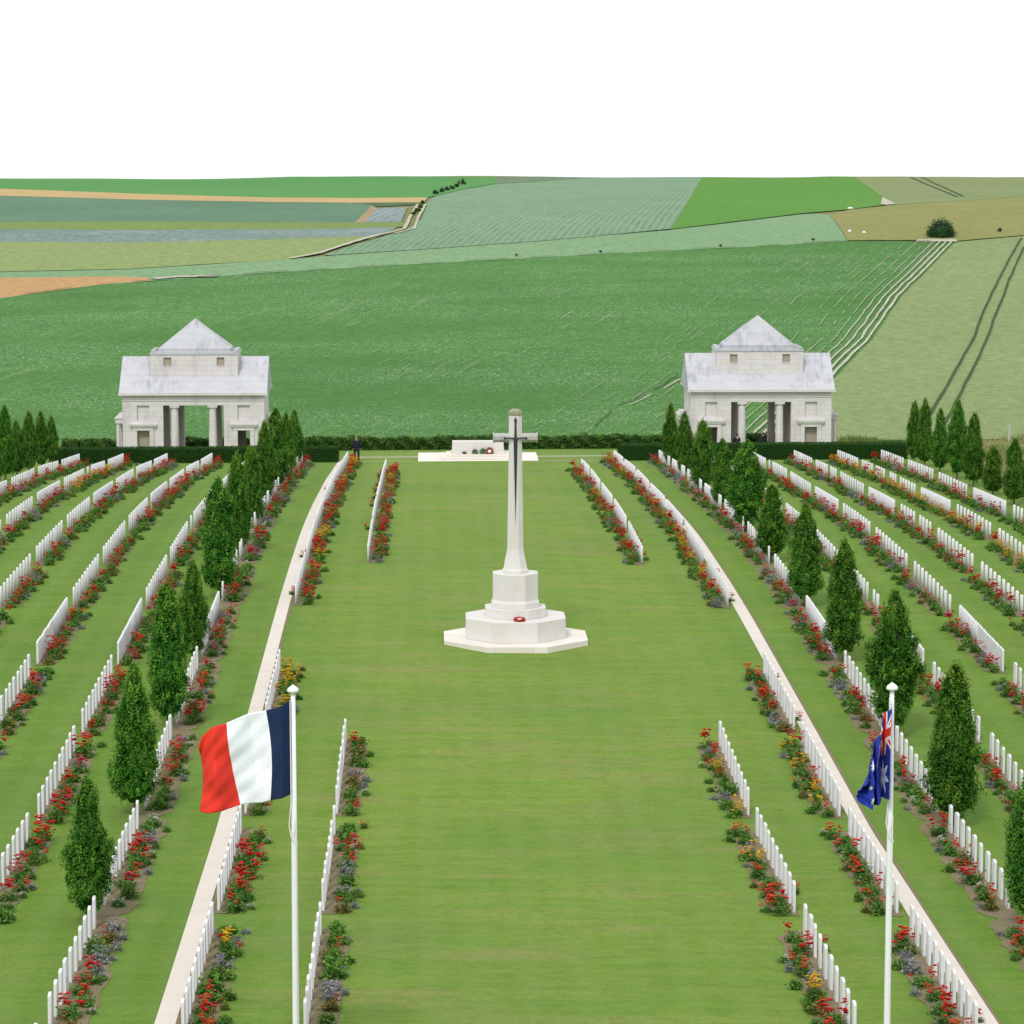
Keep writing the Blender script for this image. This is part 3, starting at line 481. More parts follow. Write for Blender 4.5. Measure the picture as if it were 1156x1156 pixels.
# ------------------------------------------------------------------ leafy things
def tree_mesh(seed, H=4.5, R=.78, n=17000):
    rng = np.random.default_rng(seed)
    tt = np.array([0, .05, .12, .25, .38, .55, .72, .85, .94, 1.0]); rr = np.array([.35, .70, .90, 1.0, .97, .84, .66, .47, .28, .06])
    rr = rr * (1 + rng.normal(0, .11, len(rr)))
    z0 = .42
    t = rng.random(n * 3); keep = rng.random(n * 3) < (.15 + .85 * np.interp(t, tt, rr)); t = t[keep][:n]; m = len(t)
    a = rng.random(m) * 2 * PI
    ph = rng.random(8) * 6.28
    def lump(a, t): return 1 + .17 * np.sin(2 * a + 7 * t + ph[0]) + .10 * np.sin(3 * a - 13 * t + ph[1]) + .07 * np.sin(5 * a + 23 * t + ph[2]) + .06 * np.sin(31 * t + 2 * a + ph[3])
    # clumps: leaves gather round points on the surface
    nc = 260; ct = rng.random(nc * 3); ct = ct[rng.random(nc * 3) < (.2 + .8 * np.interp(ct, tt, rr))][:nc]; nc = len(ct); ca = rng.random(nc) * 2 * PI; cs = rng.uniform(.045, .11, nc)
    cr_ = np.interp(ct, tt, rr) * R * lump(ca, ct) * rng.uniform(.82, 1.06, nc)
    C3 = np.stack([cr_ * np.cos(ca), cr_ * np.sin(ca), z0 + ct * (H - z0)], 1)
    k = rng.integers(0, nc, m); inner = rng.random(m) < .38
    P = C3[k] + np.clip(rng.normal(0, 1, (m, 3)), -1.7, 1.7) * cs[k][:, None] * np.array([.85, .85, 1.3])
    ri = np.interp(t, tt, rr) * R * lump(a, t) * rng.uniform(.45, .9, m)
    Pin = np.stack([ri * np.cos(a), ri * np.sin(a), z0 + t * (H - z0)], 1); P[inner] = Pin[inner]
    # upright shoots
    ns = 26; sa = rng.random(ns) * 6.28; st = rng.uniform(.3, .98, ns); sl = rng.uniform(.12, .38, ns); sr = np.interp(st, tt, rr) * R * 1.02
    per = 14; q = np.tile(np.linspace(0, 1, per), ns); S3 = np.stack([np.repeat(sr * np.cos(sa), per), np.repeat(sr * np.sin(sa), per), np.repeat(z0 + st * (H - z0), per) + q * np.repeat(sl, per)], 1) + rng.normal(0, .02, (ns * per, 3))
    lead = 30; q = np.linspace(0, 1, lead); L3 = np.stack([rng.normal(0, .035, lead), rng.normal(0, .035, lead), H - .25 + q * .45], 1)
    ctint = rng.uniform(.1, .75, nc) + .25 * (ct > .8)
    tint = np.clip(ctint[k] + rng.normal(0, .16, m), 0, 1); tint[inner] = rng.uniform(0, .3, inner.sum())  # inner leaves tinted darker, so crown shade sits in the colour
    P = np.concatenate([P, S3, L3]); tint = np.concatenate([tint, rng.uniform(.6, 1, ns * per), rng.uniform(.6, 1, lead)])
    N = P - np.array([0, 0, 0]); N[:, 2] = .25; N[:, :2] += 1e-3
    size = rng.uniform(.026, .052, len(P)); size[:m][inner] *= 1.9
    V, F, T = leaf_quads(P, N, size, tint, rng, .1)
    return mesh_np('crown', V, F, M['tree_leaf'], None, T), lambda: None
def trunk_mesh(seed, H):
    r = random.Random(seed); mb = MB()
    mb.tube([(0, 0, -.1), (0.01, 0, .3), (r.uniform(-.04, .04), 0, 1.2), (r.uniform(-.05, .05), r.uniform(-.05, .05), H * .85)], [.085, .06, .05, .012], 7)
    for _ in range(9):
        a = r.random() * 6.28; z = r.uniform(.45, H * .6); l = r.uniform(.3, .55)
        mb.tube([(0, 0, z), (l * .6 * math.cos(a), l * .6 * math.sin(a), z + .35), (l * math.cos(a), l * math.sin(a), z + .95)], [.024, .016, .006], 5)
    return mb.mesh('trunk', M['bark'], True)
CROWNS = [tree_mesh(s)[0] for s in range(8)]; TRUNKS = [trunk_mesh(s, 4.5) for s in range(4)]
TREES_N = 88.0
ORD = ['nearest', 'second', 'third', 'fourth', 'fifth', 'sixth', 'seventh', 'eighth', 'ninth', 'tenth', 'eleventh', 'twelfth', 'thirteenth', 'fourteenth', 'fifteenth']
def plant_tree(i, x, y, h, w, label, group):
    t = thing('hornbeam_tree', label, 'tree', (x, y, terrain(x, y)), random.random() * 6.28, group)
    if y > 140: w *= 1.22
    t.scale = (w / 1.72, w / 1.72, h / 4.62)
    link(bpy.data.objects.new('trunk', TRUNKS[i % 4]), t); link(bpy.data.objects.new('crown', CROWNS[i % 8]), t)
RT = [(76.6, 4.1, 1.35), (88.2, 4.85, 1.62), (99.9, 4.9, 1.73), (112.3, 4.6, 1.56), (124.2, 4.2, 1.55), (136.7, 3.5, 1.4), (147.9, 4.4, 1.55), (160.3, 3.7, 1.12), (171.9, 4.1, 1.2), (184.3, 4.0, .95), (195.2, 4.1, .95)]
LT = [(76.6, 3.75, 1.25), (88.9, 4.5, 1.42), (100.4, 4.9, 1.36), (111.5, 3.8, 1.06), (125.2, 4.95, 1.7), (137.5, 4.6, 1.28), (148.5, 3.9, 1.1), (160.3, 4.4, 1.0), (172, 4.6, 1.4), (184, 3.9, 1.0), (195.5, 3.8, 1.0)]
hue = {0: 'fastigiate', 1: 'columnar'}
i = 0
for s, T_ in ((1, RT), (-1, LT)):
    nm = 'right' if s > 0 else 'left'
    for j, (y, h, w) in enumerate(T_):
        look = 'tall broad' if w > 1.5 else ('slim' if w < 1.15 else 'columnar')
        plant_tree(i, s * 11.9, y, h, w, f'{look} green hornbeam, {ORD[j]} in the line of trees beside the {nm} stone path', 'columnar trees along the lawn'); i += 1
for s, T_ in ((1, [(159, 3.9, 1.1), (164.5, 3.6, 1.1), (170.8, 2.8, .98), (177, 4.3, 1.1), (182.5, 4.8, 1.1), (188.8, 4.0, 1.05), (194.7, 4.4, 1.0), (198.9, 4.1, .9)]),
              (-1, [(174.3, 4.5, 1.1), (179.8, 4.4, 1.1), (184.8, 3.4, .9), (190.5, 3.9, .95), (196.5, 3.7, 1.0), (202, 3.3, .85)])):
    nm = 'right' if s > 0 else 'left'
    for j, (y, h, w) in enumerate(T_):
        if not in_view(s * 28, y, terrain(s * 28, y) + 2, .03): continue
        plant_tree(i, s * 28.0, y, h, w, f'slim dark green hornbeam, {ORD[j]} in the outer line at the {nm} edge of the cemetery', 'columnar trees at the cemetery edge'); i += 1

def hedge(name, label, x0, x1, y0, y1, h, mat, leaf, dens, rough, seed, gaps=0.0, rag=0.0):
    rng = np.random.default_rng(seed); L = x1 - x0; D = y1 - y0
    base = lambda x: terrain(x, (y0 + y1) / 2)
    t = thing(name, label, 'hedge', ((x0 + x1) / 2, (y0 + y1) / 2, base((x0 + x1) / 2)), 0, 'hedges')
    ox, oy, oz = t.location
    P = []; N = []
    for area, fn, nn in ((L * h, lambda a, b: (a * L, 0 * a, b * h), (0, -1, .2)), (L * h * .5, lambda a, b: (a * L, 0 * a + D, b * h), (0, 1, .2)), (L * D, lambda a, b: (a * L, b * D, 0 * a + h), (0, 0, 1)),
                         (D * h, lambda a, b: (0 * a, a * D, b * h), (-1, 0, .2)), (D * h, lambda a, b: (0 * a + L, a * D, b * h), (1, 0, .2))):
        n = int(area * dens); a = rng.random(n); b = rng.random(n); p = np.stack(fn(a, b), 1); P.append(p); N.append(np.tile(nn, (n, 1)))
    P = np.concatenate(P); N = np.concatenate(N).astype(float)
    hx = h * (1 + rag * (np.sin(P[:, 0] * 1.9 + seed) * .5 + np.sin(P[:, 0] * 4.7) * .35 + np.sin(P[:, 0] * .6 + 2) * .6))
    P[:, 2] *= hx / h
    bul = rough * (np.sin(P[:, 0] * 3.1 + P[:, 2] * 4) + np.sin(P[:, 0] * 7.3 - P[:, 2] * 3)) * .5
    P[:, 1] += bul; P += rng.normal(0, rough * .6, P.shape)
    zz = np.array([base(x0 + q) for q in np.linspace(0, L, 60)]); P[:, 2] = np.maximum(P[:, 2], 0) + np.interp(P[:, 0], np.linspace(0, L, 60), zz)
    P[:, 0] += x0; P[:, 1] += y0
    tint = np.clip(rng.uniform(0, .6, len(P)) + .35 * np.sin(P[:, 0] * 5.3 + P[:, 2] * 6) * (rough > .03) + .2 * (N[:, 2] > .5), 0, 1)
    V, F, T = leaf_quads(P - np.array([ox, oy, oz]), N, rng.uniform(leaf * .6, leaf, len(P)), tint, rng)
    me = mesh_np('foliage', V, F, mat, None, T); link(bpy.data.objects.new('foliage', me), t)
    mb = MB(); n = max(2, int(L / 2)); ins = max(.06, rough * 1.2)
    for q in range(n + 1):
        x = x0 + ins + (L - 2 * ins) * q / n; b = base(x)
        hh = h * (1 + rag * (math.sin((x - x0) * 1.9 + seed) * .5 + math.sin((x - x0) * 4.7) * .35 + math.sin((x - x0) * .6 + 2) * .6)) - ins * 1.4
        mb.v += [(x - ox, y0 + ins - oy, b - .1 - oz), (x - ox, y0 + ins - oy, b + hh - oz), (x - ox, y1 - ins - oy, b + hh - oz), (x - ox, y1 - ins - oy, b - .1 - oz)]
    for q in range(n):
        for e in range(3): mb.f.append((q * 4 + e, q * 4 + e + 1, q * 4 + e + 5, q * 4 + e + 4)); mb.m.append(0)
    mb.f += [(0, 3, 2, 1), (n * 4, n * 4 + 1, n * 4 + 2, n * 4 + 3)]; mb.m += [0, 0]
    mb.obj('branches_or_core', mat, t)  # solid dark core added behind the hedge leaves, not modelled twigs
hedge('hedge', 'dark clipped yew hedge in front of the left pavilion', -28.4, -9.45, 205.6, 206.9, 1.04, M['yew_leaf'], .06, 260, .02, 1)
hedge('hedge', 'dark clipped yew hedge in front of the right pavilion', 9.25, 28.6, 205.6, 206.9, 1.1, M['yew_leaf'], .06, 260, .02, 2)
hedge('hedge', 'loose bright green hedge between the stone altar and the fields', -31, 23.0, 233.2, 234.6, .86, M['hedge_leaf'], .13, 150, .10, 3, rag=.10)

def blob_bush(name, label, x, y, w, h, n, mat, cat='bush', group=None, seed=0, leaf=.12):
    rng = np.random.default_rng(seed); t = thing(name, label, cat, (x, y, terrain(x, y) + .2), 0, group)
    nc = max(6, n // 60); C3 = rng.normal(0, 1, (nc, 3)); C3 /= np.linalg.norm(C3, axis=1)[:, None]; C3[:, 2] = np.abs(C3[:, 2]) * rng.uniform(.5, 1, nc)
    C3 *= np.array([w / 2 * .8, w / 2 * .8, h * .85]); k = rng.integers(0, nc, n); cs = rng.uniform(.06, .13, nc) * w
    P = C3[k] * rng.uniform(.45, 1.0, (n, 1)) + np.clip(rng.normal(0, 1, (n, 3)), -1.8, 1.8) * cs[k][:, None] * .8; P[:, 2] = np.abs(P[:, 2])
    tint = np.clip(rng.uniform(0, .8, nc)[k] + rng.normal(0, .15, n), 0, 1)
    V, F, T = leaf_quads(P, P.copy() + .01, rng.uniform(leaf * .6, leaf, n), tint, rng, .2)
    link(bpy.data.objects.new('foliage', mesh_np('foliage', V, F, mat, None, T)), t)
    mb = MB()
    for q in range(5):
        a = q * 1.3; mb.tube([(0, 0, -.3), (w * .12 * math.cos(a), w * .12 * math.sin(a), h * .3), (w * .28 * math.cos(a), w * .28 * math.sin(a), h * .7)], [.03 * w, .02 * w, .006 * w], 5)
    mb.obj('branches_or_core', M['bark'], t)
bx = FIELDS['bush']
blob_bush('round_bush', 'big dark round bush at the corner of the green crop field', bx[0][0], bx[0][1], 4.3, 2.9, 9000, M['bush_leaf'], seed=1, leaf=.16)
blob_bush('small_bush', 'tiny dark bush alone on the edge of the pale wheat field', bx[1][0], bx[1][1], .9, .7, 300, M['bush_leaf'], seed=2)
for (q, lb) in ((2, 'low dark tuft on the far edge of the green crop above the cross'), (3, 'low dark tuft on the field edge left of the right pavilion roof'), (4, 'small tuft on the field edge between cross and right pavilion'), (5, 'small tuft on the field edge above the right pavilion')):
    blob_bush('small_bush', lb, bx[q][0], bx[q][1], .5, .28, 160, M['bush_leaf'], seed=q + 3)
HF = FIELDS['hedge_far']
for q in range(6):
    f = q / 5 * (len(HF) - 1); a = int(min(f, len(HF) - 2)); u = f - a
    x = HF[a][0] * (1 - u) + HF[a + 1][0] * u; y = HF[a][1] * (1 - u) + HF[a + 1][1] * u
    blob_bush('far_bush', f'dark bush, {ORD[q]} in the far hedge line left of the ribbed field', x, y, 1.5 + .8 * (q == 5), 1.2 + (q == 5) * 1.1, 350, M['bush_leaf'], group='bushes in the far hedge line', seed=20 + q, leaf=.2)
HT = FIELDS['hedge_track']
for q in range(4):
    f = q / 3 * (len(HT) - 1); a = int(min(f, len(HT) - 2)); u = f - a
    x = HT[a][0] * (1 - u) + HT[a + 1][0] * u; y = HT[a][1] * (1 - u) + HT[a + 1][1] * u
    blob_bush('far_bush', f'olive bush, {ORD[q]} beside the far farm track', x, y, 1.1, .8, 250, M['hedge_leaf'], group='bushes beside the far track', seed=40 + q, leaf=.2)

# ------------------------------------------------------------------ rough grass tufts between the hedge and the field (nobody could count them)
rng = np.random.default_rng(5); n = 26000
gx = rng.uniform(-42, 46, n); gy = rng.uniform(235.2, 241.5, n); keep = np.ones(n, bool)
gzv = np.array([terrain(a, b) for a, b in zip(gx, gy)]) - .15
P = np.stack([gx, gy, gzv], 1); hgt = rng.uniform(.15, .45, n) * (1 + .5 * np.sin(gx * .9)); d = rng.normal(0, .12, (n, 2)); a = rng.random(n) * 6.28
wv = np.stack([np.cos(a), np.sin(a), 0 * a], 1) * .045
tip = P + np.stack([d[:, 0], d[:, 1], hgt], 1)
V = np.stack([P - wv, P + wv, tip + wv * .3, tip - wv * .3], 1).reshape(-1, 3)
M['tuft'] = leaf_mat('dry_grass', (.10, .15, .04), (.20, .22, .08), (.34, .30, .15))
me = mesh_np('rough_grass', V, np.arange(n * 4).reshape(-1, 4), M['tuft'], None, np.repeat(np.clip(.5 + .4 * np.sin(gx * .35) + rng.normal(0, .2, n), 0, 1), 4))
tag(link(bpy.data.objects.new('rough_grass', me)), kind='stuff')
n = 9000; gx = rng.uniform(29.8, 40, n); gy = rng.uniform(150, 233, n); gzv = np.array([terrain(a, b) for a, b in zip(gx, gy)])
P = np.stack([gx, gy, gzv], 1); hgt = rng.uniform(.1, .35, n); a = rng.random(n) * 6.28; wv = np.stack([np.cos(a), np.sin(a), 0 * a], 1) * .05
tip = P + np.stack([rng.normal(0, .1, n), rng.normal(0, .1, n), hgt], 1); V = np.stack([P - wv, P + wv, tip + wv * .3, tip - wv * .3], 1).reshape(-1, 3)
me = mesh_np('rough_grass', V, np.arange(n * 4).reshape(-1, 4), M['tuft'], None, np.repeat(rng.random(n), 4)); tag(link(bpy.data.objects.new('rough_grass', me)), kind='stuff')

# ------------------------------------------------------------------ flower plants
def plant_meshes(kind, seed):
    rng = np.random.default_rng(seed)
    spec = {'red_rose': ('rose_leaf', 'red', .30, .48, 26, .055), 'scarlet_rose': ('rose_leaf', 'scarlet', .28, .42, 24, .050), 'pink_rose': ('rose_leaf', 'pink', .28, .45, 20, .050),
            'yellow_rose': ('lush_leaf', 'yellow', .30, .42, 26, .050), 'green_perennial': ('lush_leaf', None, .30, .36, 0, 0), 'bronze_perennial': ('bronze_leaf', 'scarlet', .26, .36, 7, .035),
            'silver_perennial': ('grey_leaf', None, .24, .20, 0, 0), 'lavender_clump': ('grey_leaf', 'mauve', .26, .28, 40, .022), 'white_flower': ('rose_leaf', 'white', .22, .24, 34, .026), 'sparse_rose': ('rose_leaf', 'red', .27, .40, 9, .050)}[kind]
    leaf, pet, R, H, nb, br = spec
    n = 520; C3 = rng.normal(0, 1, (16, 3)); C3 /= np.linalg.norm(C3, axis=1)[:, None]; C3[:, 2] = np.abs(C3[:, 2]); C3 *= np.array([R * .75, R * .9, H * .72]) * rng.uniform(.6, 1.05, (16, 1))
    k = rng.integers(0, 16, n); P = C3[k] * rng.uniform(.3, 1, (n, 1)) + rng.normal(0, .055, (n, 3)); P[:, 2] = np.abs(P[:, 2]) + .01
    sz = rng.uniform(.024, .046, n)
    if kind == 'green_perennial': P[:, 2] *= 1.1; sz = rng.uniform(.025, .06, n)
    V, F, T = leaf_quads(P, P + np.array([0, 0, .1]), sz, np.clip(rng.uniform(0, .9, 16)[k] + rng.normal(0, .15, n), 0, 1), rng, .3)
    fol = mesh_np('foliage', V, F, M[leaf], None, T)
    if not pet: return fol, None
    # blooms: little ruffled cups of petals gathered in trusses
    nt = max(2, nb // 8); a = rng.random(nt) * 6.28; r = np.sqrt(rng.random(nt)) * R * .8; TC = np.stack([r * np.cos(a), r * np.sin(a) * 1.1, H * (1.05 - .45 * (r / R) ** 2)], 1)
    kk = rng.integers(0, nt, nb); BC = TC[kk] + np.clip(rng.normal(0, 1.1, (nb, 3)), -1.6, 1.6) * br * np.array([1, 1, 1.35])
    Vs = []; Ts = []; Fs = []; c = 0
    for b in range(nb):
        s = br * rng.uniform(.7, 1.15); tv = rng.uniform(.1, 1)
        for q in range(5):
            aa = q * 1.257 + rng.random(); o = np.array([math.cos(aa), math.sin(aa), 0]); p = np.array([-o[1], o[0], 0]); up = np.array([0, 0, 1.])
            Vs += [BC[b] - up * s * .3, BC[b] + o * s * .8 - p * s * .55 + up * s * .1, BC[b] + o * s * .75 + up * s * .5, BC[b] + o * s * .8 + p * s * .55 + up * s * .1]
            Ts += [tv * .4, tv, tv, tv]; Fs.append((c, c + 1, c + 2, c + 3)); c += 4
        Vs += [BC[b] + np.array(v) * s * .62 + np.array([0, 0, s * .3]) for v in ((1, 0, 0), (0, 1, .25), (-1, 0, 0), (0, -1, .25))]; Ts += [tv * .7] * 4; Fs.append((c, c + 1, c + 2, c + 3)); c += 4
    return fol, mesh_np('blooms', np.array(Vs), np.array(Fs), M[pet], None, np.array(Ts))
KINDS = ['red_rose', 'scarlet_rose', 'pink_rose', 'yellow_rose', 'green_perennial', 'bronze_perennial', 'silver_perennial', 'lavender_clump', 'white_flower', 'sparse_rose']
PM = {kd: [plant_meshes(kd, 100 * j + s) for s in range(3)] for j, kd in enumerate(KINDS)}
PN = {'red_rose': ('rose_bush', 'red rose bush', 'rose bush'), 'scarlet_rose': ('rose_bush', 'orange red rose bush', 'rose bush'), 'pink_rose': ('rose_bush', 'pinkish red rose bush', 'rose bush'), 'yellow_rose': ('yellow_flower_bush', 'yellow flowering bush', 'flower bush'),
      'green_perennial': ('green_perennial', 'leafy green clump', 'plant'), 'bronze_perennial': ('bronze_perennial', 'bronze tinged leafy clump', 'plant'), 'silver_perennial': ('silver_perennial', 'low silvery clump', 'plant'), 'lavender_clump': ('lavender_clump', 'grey mauve flowering clump', 'plant'),
      'white_flower': ('white_flower_clump', 'white flowering clump', 'plant'), 'sparse_rose': ('rose_bush', 'sparse red rose bush', 'rose bush')}

# ------------------------------------------------------------------ graves
def headstone_mesh():
    pts = [(-.182, -.1), (.182, -.1), (.182, .755)]
    for q in range(1, 8): pts.append((.182 * math.cos(PI * q / 8) , .755 + .055 * math.sin(PI * q / 8)))
    pts.append((-.182, .755)); n = len(pts); T_ = .034
    V = [(-T_, a, b) for a, b in pts] + [(T_, a, b) for a, b in pts]
    F = [tuple(range(n - 1, -1, -1)), tuple(range(n, 2 * n))] + [(q, (q + 1) % n, n + (q + 1) % n, n + q) for q in range(n)]
    mb = MB(); mb.add(V, F); return mb.mesh('headstone', M['headstone'])
HS = headstone_mesh()
ROWS = []          # (side, number from the middle, x)
for s in (-1, 1):
    for j, x in enumerate((6.05, 8.72, 11.7, 14.6, 17.5, 20.4, 23.25, 26.1)): ROWS.append((s, j + 1, s * x))
RN = ['', 'first', 'second', 'third', 'fourth', 'fifth', 'sixth', 'seventh', 'outermost']
ON = ['first', 'second', 'third', 'fourth', 'fifth', 'sixth', 'seventh', 'eighth', 'ninth', 'tenth', 'eleventh', 'twelfth', 'thirteenth'] + [f'{q}th' for q in range(14, 20)] + ['20th', '21st', '22nd', '23rd', '24th']
blocks = []
for s, num, X in ROWS:
    sh = 1.2 if num <= 2 else (1.7 if num == 3 else (0.0 if s < 0 else -.3))
    for kx in range(-3, 10):
        near = 88.0 + 11.5 * kx + sh; far = near + 9.35
        if num == 1:
            if kx in (1, 2, 3): continue
            if kx >= 4 and kx < 9: near, far = near + .3, far + .3
            if kx == 9: continue
        if num == 2 and kx == 2: continue
        if kx == 9: far = min(far, 202.3)
        mid = (near + far) / 2
        if not any(in_view(X, q, terrain(X, q) + .4, .03) for q in (near, mid, far)): continue
        blocks.append(dict(s=s, num=num, X=X, k=kx, near=near, far=far, solid=(num >= 3 and kx in (2, 6))))
for s in (-1, 1):
    for num in range(1, 9):
        bl = sorted([b for b in blocks if b['s'] == s and b['num'] == num], key=lambda b: b['near'])
        for q, b in enumerate(bl): b['ord'] = q
stones = []; plants = []; rr = random.Random(11)
for b in blocks:
    X, s = b['X'], b['s']; side = 'left' if s < 0 else 'right'
    n = 22 if b['solid'] else 10
    if b['num'] == 2 and not b['solid']: n = 11
    where = f"{ON[b['ord']]} %s, {RN[b['num']]} row {side} of cross"
    for q in range(n):
        y = b['near'] + .2 + (b['far'] - b['near'] - .4) * q / (n - 1)
        yj = y + (rr.uniform(-.04, .04) if not b['solid'] else 0)
        if rr.random() < .012 and not b['solid'] and 0 < q < n - 1: continue
        if not in_view(X, yj, terrain(X, yj) + .4, .04): continue
        stones.append((yj, X, f"white headstone, {ON[q]} from near end, {where % 'block'}", rr.uniform(-.02, .02)))
    # the bed of this block
    yy = b['near'] - .1; q = 0; x_in = -s
    yellow = (b['num'] == 7 and (b['k'] >= 4 if s > 0 else b['k'] in (7, 8))) or (b['num'] == 2 and rr.random() < .25)
    while yy < b['far'] + .1:
        t = rr.random()
        if b['num'] == 3: kd = rr.choice(['red_rose'] * 3 + ['sparse_rose', 'sparse_rose', 'pink_rose', 'green_perennial', 'bronze_perennial', 'silver_perennial', 'silver_perennial', 'white_flower', 'lavender_clump', 'sparse_rose', 'green_perennial'])
        elif yellow: kd = rr.choice(['yellow_rose'] * 4 + ['red_rose', 'red_rose', 'green_perennial', 'scarlet_rose'])
        elif b['num'] == 1 and s < 0 and b['k'] < 3: kd = rr.choice(['green_perennial'] * 5 + ['bronze_perennial', 'silver_perennial', 'lavender_clump', 'sparse_rose', 'red_rose'])
        elif b['num'] <= 2: kd = rr.choice(['red_rose'] * 3 + ['scarlet_rose', 'sparse_rose', 'sparse_rose', 'bronze_perennial', 'green_perennial', 'green_perennial', 'yellow_rose', 'bronze_perennial', 'sparse_rose', 'lavender_clump'])
        else: kd = rr.choice(['red_rose'] * 4 + ['scarlet_rose', 'sparse_rose', 'sparse_rose', 'green_perennial', 'bronze_perennial', 'pink_rose', 'green_perennial', 'green_perennial', 'bronze_perennial', 'green_perennial', 'lavender_clump'])
        sc = rr.uniform(.92, 1.32); x = X + x_in * rr.uniform(.34, .56)
        if in_view(x, yy, terrain(x, yy) + .2, .04):
            plants.append((yy, x, kd, sc, f"{PN[kd][1]}, {ON[q]} from near end, {where % 'bed'}"))
        q += 1
        # a low plant at the front of the bed or a rose showing behind the stones
        if rr.random() < .42:
            x2 = X + x_in * rr.uniform(.68, .86); y2 = yy + rr.uniform(.2, .5); k2 = rr.choice(['silver_perennial', 'lavender_clump', 'white_flower', 'green_perennial', 'green_perennial', 'green_perennial', 'bronze_perennial', 'sparse_rose', 'sparse_rose'] if b['num'] != 3 else ['silver_perennial', 'lavender_clump', 'white_flower', 'green_perennial', 'sparse_rose'])
            if in_view(x2, y2, terrain(x2, y2) + .2, .04): plants.append((y2, x2, k2, rr.uniform(.55, .8), f"{PN[k2][1]} at lawn edge, {ON[min(q, 22)]} along {where % 'bed'}"))
        elif b['num'] <= 2 and rr.random() < .16:
            x2 = X - x_in * .26; y2 = yy + .4
            if in_view(x2, y2, terrain(x2, y2) + .2, .04): plants.append((y2, x2, 'red_rose', .62, f"small rose behind headstones, {ON[min(q, 22)]} along {where % 'bed'}"))
        yy += rr.uniform(.80, 1.22)
    # soil of the bed
    V = []; F = []; ys = frange(b['near'] - .3, b['far'] + .3, .4)
    if b['num'] == 3: ys = frange(b['near'] - 1.2, b['far'] + 1.2, .45)
    for y in ys:
        e = (.70 if b['num'] != 3 else .84) + rr.uniform(-.10, .08)
        e *= min(1, .45 + .9 * min(y - ys[0], ys[-1] - y))
        for xx in (-.10 * x_in, e * x_in): V.append((X + xx, y, terrain(X + xx, y) + .014))
    for q in range(len(ys) - 1): F.append((2 * q, 2 * q + 1, 2 * q + 3, 2 * q + 2) if x_in > 0 else (2 * q, 2 * q + 2, 2 * q + 3, 2 * q + 1))
    mb = MB(); mb.add(V, F); tag(mb.obj('soil_bed', M['soil']), kind='structure')

NKEEP = 380
stones.sort(key=lambda a: a[0]); plants.sort(key=lambda a: a[0])
for y, x, lb, tl in stones[:NKEEP]:
    o = bpy.data.objects.new('headstone', HS); o.location = (x, y, terrain(x, y)); o.rotation_euler = (0, tl * .5, tl * 2)
    tag(link(o), lb, 'headstone', 'white headstones in rows')
def merged(name, items):       # items: (mesh, matrix) -> one mesh with all materials
    Vs = []; Ls = []; LS = []; MI = []; TN = []; mats = []; nv = 0; nl = 0; cache = {}
    for me, mat in items:
        if me.name not in cache:
            v = np.empty(len(me.vertices) * 3, np.float32); me.vertices.foreach_get('co', v)
            li = np.empty(len(me.loops), np.int32); me.loops.foreach_get('vertex_index', li)
            ls = np.empty(len(me.polygons), np.int32); me.polygons.foreach_get('loop_start', ls)
            t = np.zeros(len(me.vertices), np.float32)
            if 'tint' in me.attributes: me.attributes['tint'].data.foreach_get('value', t)
            if me.materials[0] not in mats: mats.append(me.materials[0])
            cache[me.name] = (v.reshape(-1, 3), li, ls, t, mats.index(me.materials[0]))
        v, li, ls, t, mi = cache[me.name]; m = np.array(mat)
        Vs.append(v @ m[:3, :3].T + m[:3, 3]); Ls.append(li + nv); LS.append(ls + nl); MI.append(np.full(len(ls), mi, np.int32)); TN.append(t); nv += len(v); nl += len(li)
    me = bpy.data.meshes.new(name); V = np.concatenate(Vs).astype(np.float32); Li = np.concatenate(Ls); S = np.concatenate(LS)
    me.vertices.add(len(V)); me.vertices.foreach_set('co', V.ravel()); me.loops.add(len(Li)); me.loops.foreach_set('vertex_index', Li)
    me.polygons.add(len(S)); me.polygons.foreach_set('loop_start', S); me.polygons.foreach_set('material_index', np.concatenate(MI))
    for m in mats: me.materials.append(m)
    me.update(calc_edges=True); a = me.attributes.new('tint', 'FLOAT', 'POINT'); a.data.foreach_set('value', np.concatenate(TN)); me.validate()
    return link(bpy.data.objects.new(name, me))
rest = stones[NKEEP:]
if rest: tag(merged('distant_headstones', [(HS, Matrix.Translation((x, y, terrain(x, y))) @ Matrix.Rotation(tl * 2, 4, 'Z')) for y, x, lb, tl in rest]), 'remaining far rows of small white headstones near the hedges', 'headstones', kind='stuff')
rr = random.Random(5)
for y, x, kd, sc, lb in plants[:NKEEP]:
    fol, blo = rr.choice(PM[kd])
    t = thing(PN[kd][0], lb, PN[kd][2], (x, y, terrain(x, y)), rr.random() * 6.28, 'plants in the grave borders'); t.scale = (sc, sc, sc * rr.uniform(.85, 1.15))
    link(bpy.data.objects.new('foliage', fol), t)
    if blo: link(bpy.data.objects.new('blooms', blo), t)
items = []
for y, x, kd, sc, lb in plants[NKEEP:]:
    fol, blo = rr.choice(PM[kd]); m = Matrix.Translation((x, y, terrain(x, y))) @ Matrix.Rotation(rr.random() * 6.28, 4, 'Z') @ Matrix.Scale(sc, 4)
    items.append((fol, m))
    if blo: items.append((blo, m))
if items: tag(merged('distant_border_plants', items), 'remaining red and yellow border plants of the far grave rows', 'plants', kind='stuff')
print('stones', len(stones), 'plants', len(plants), 'blocks', len(blocks))

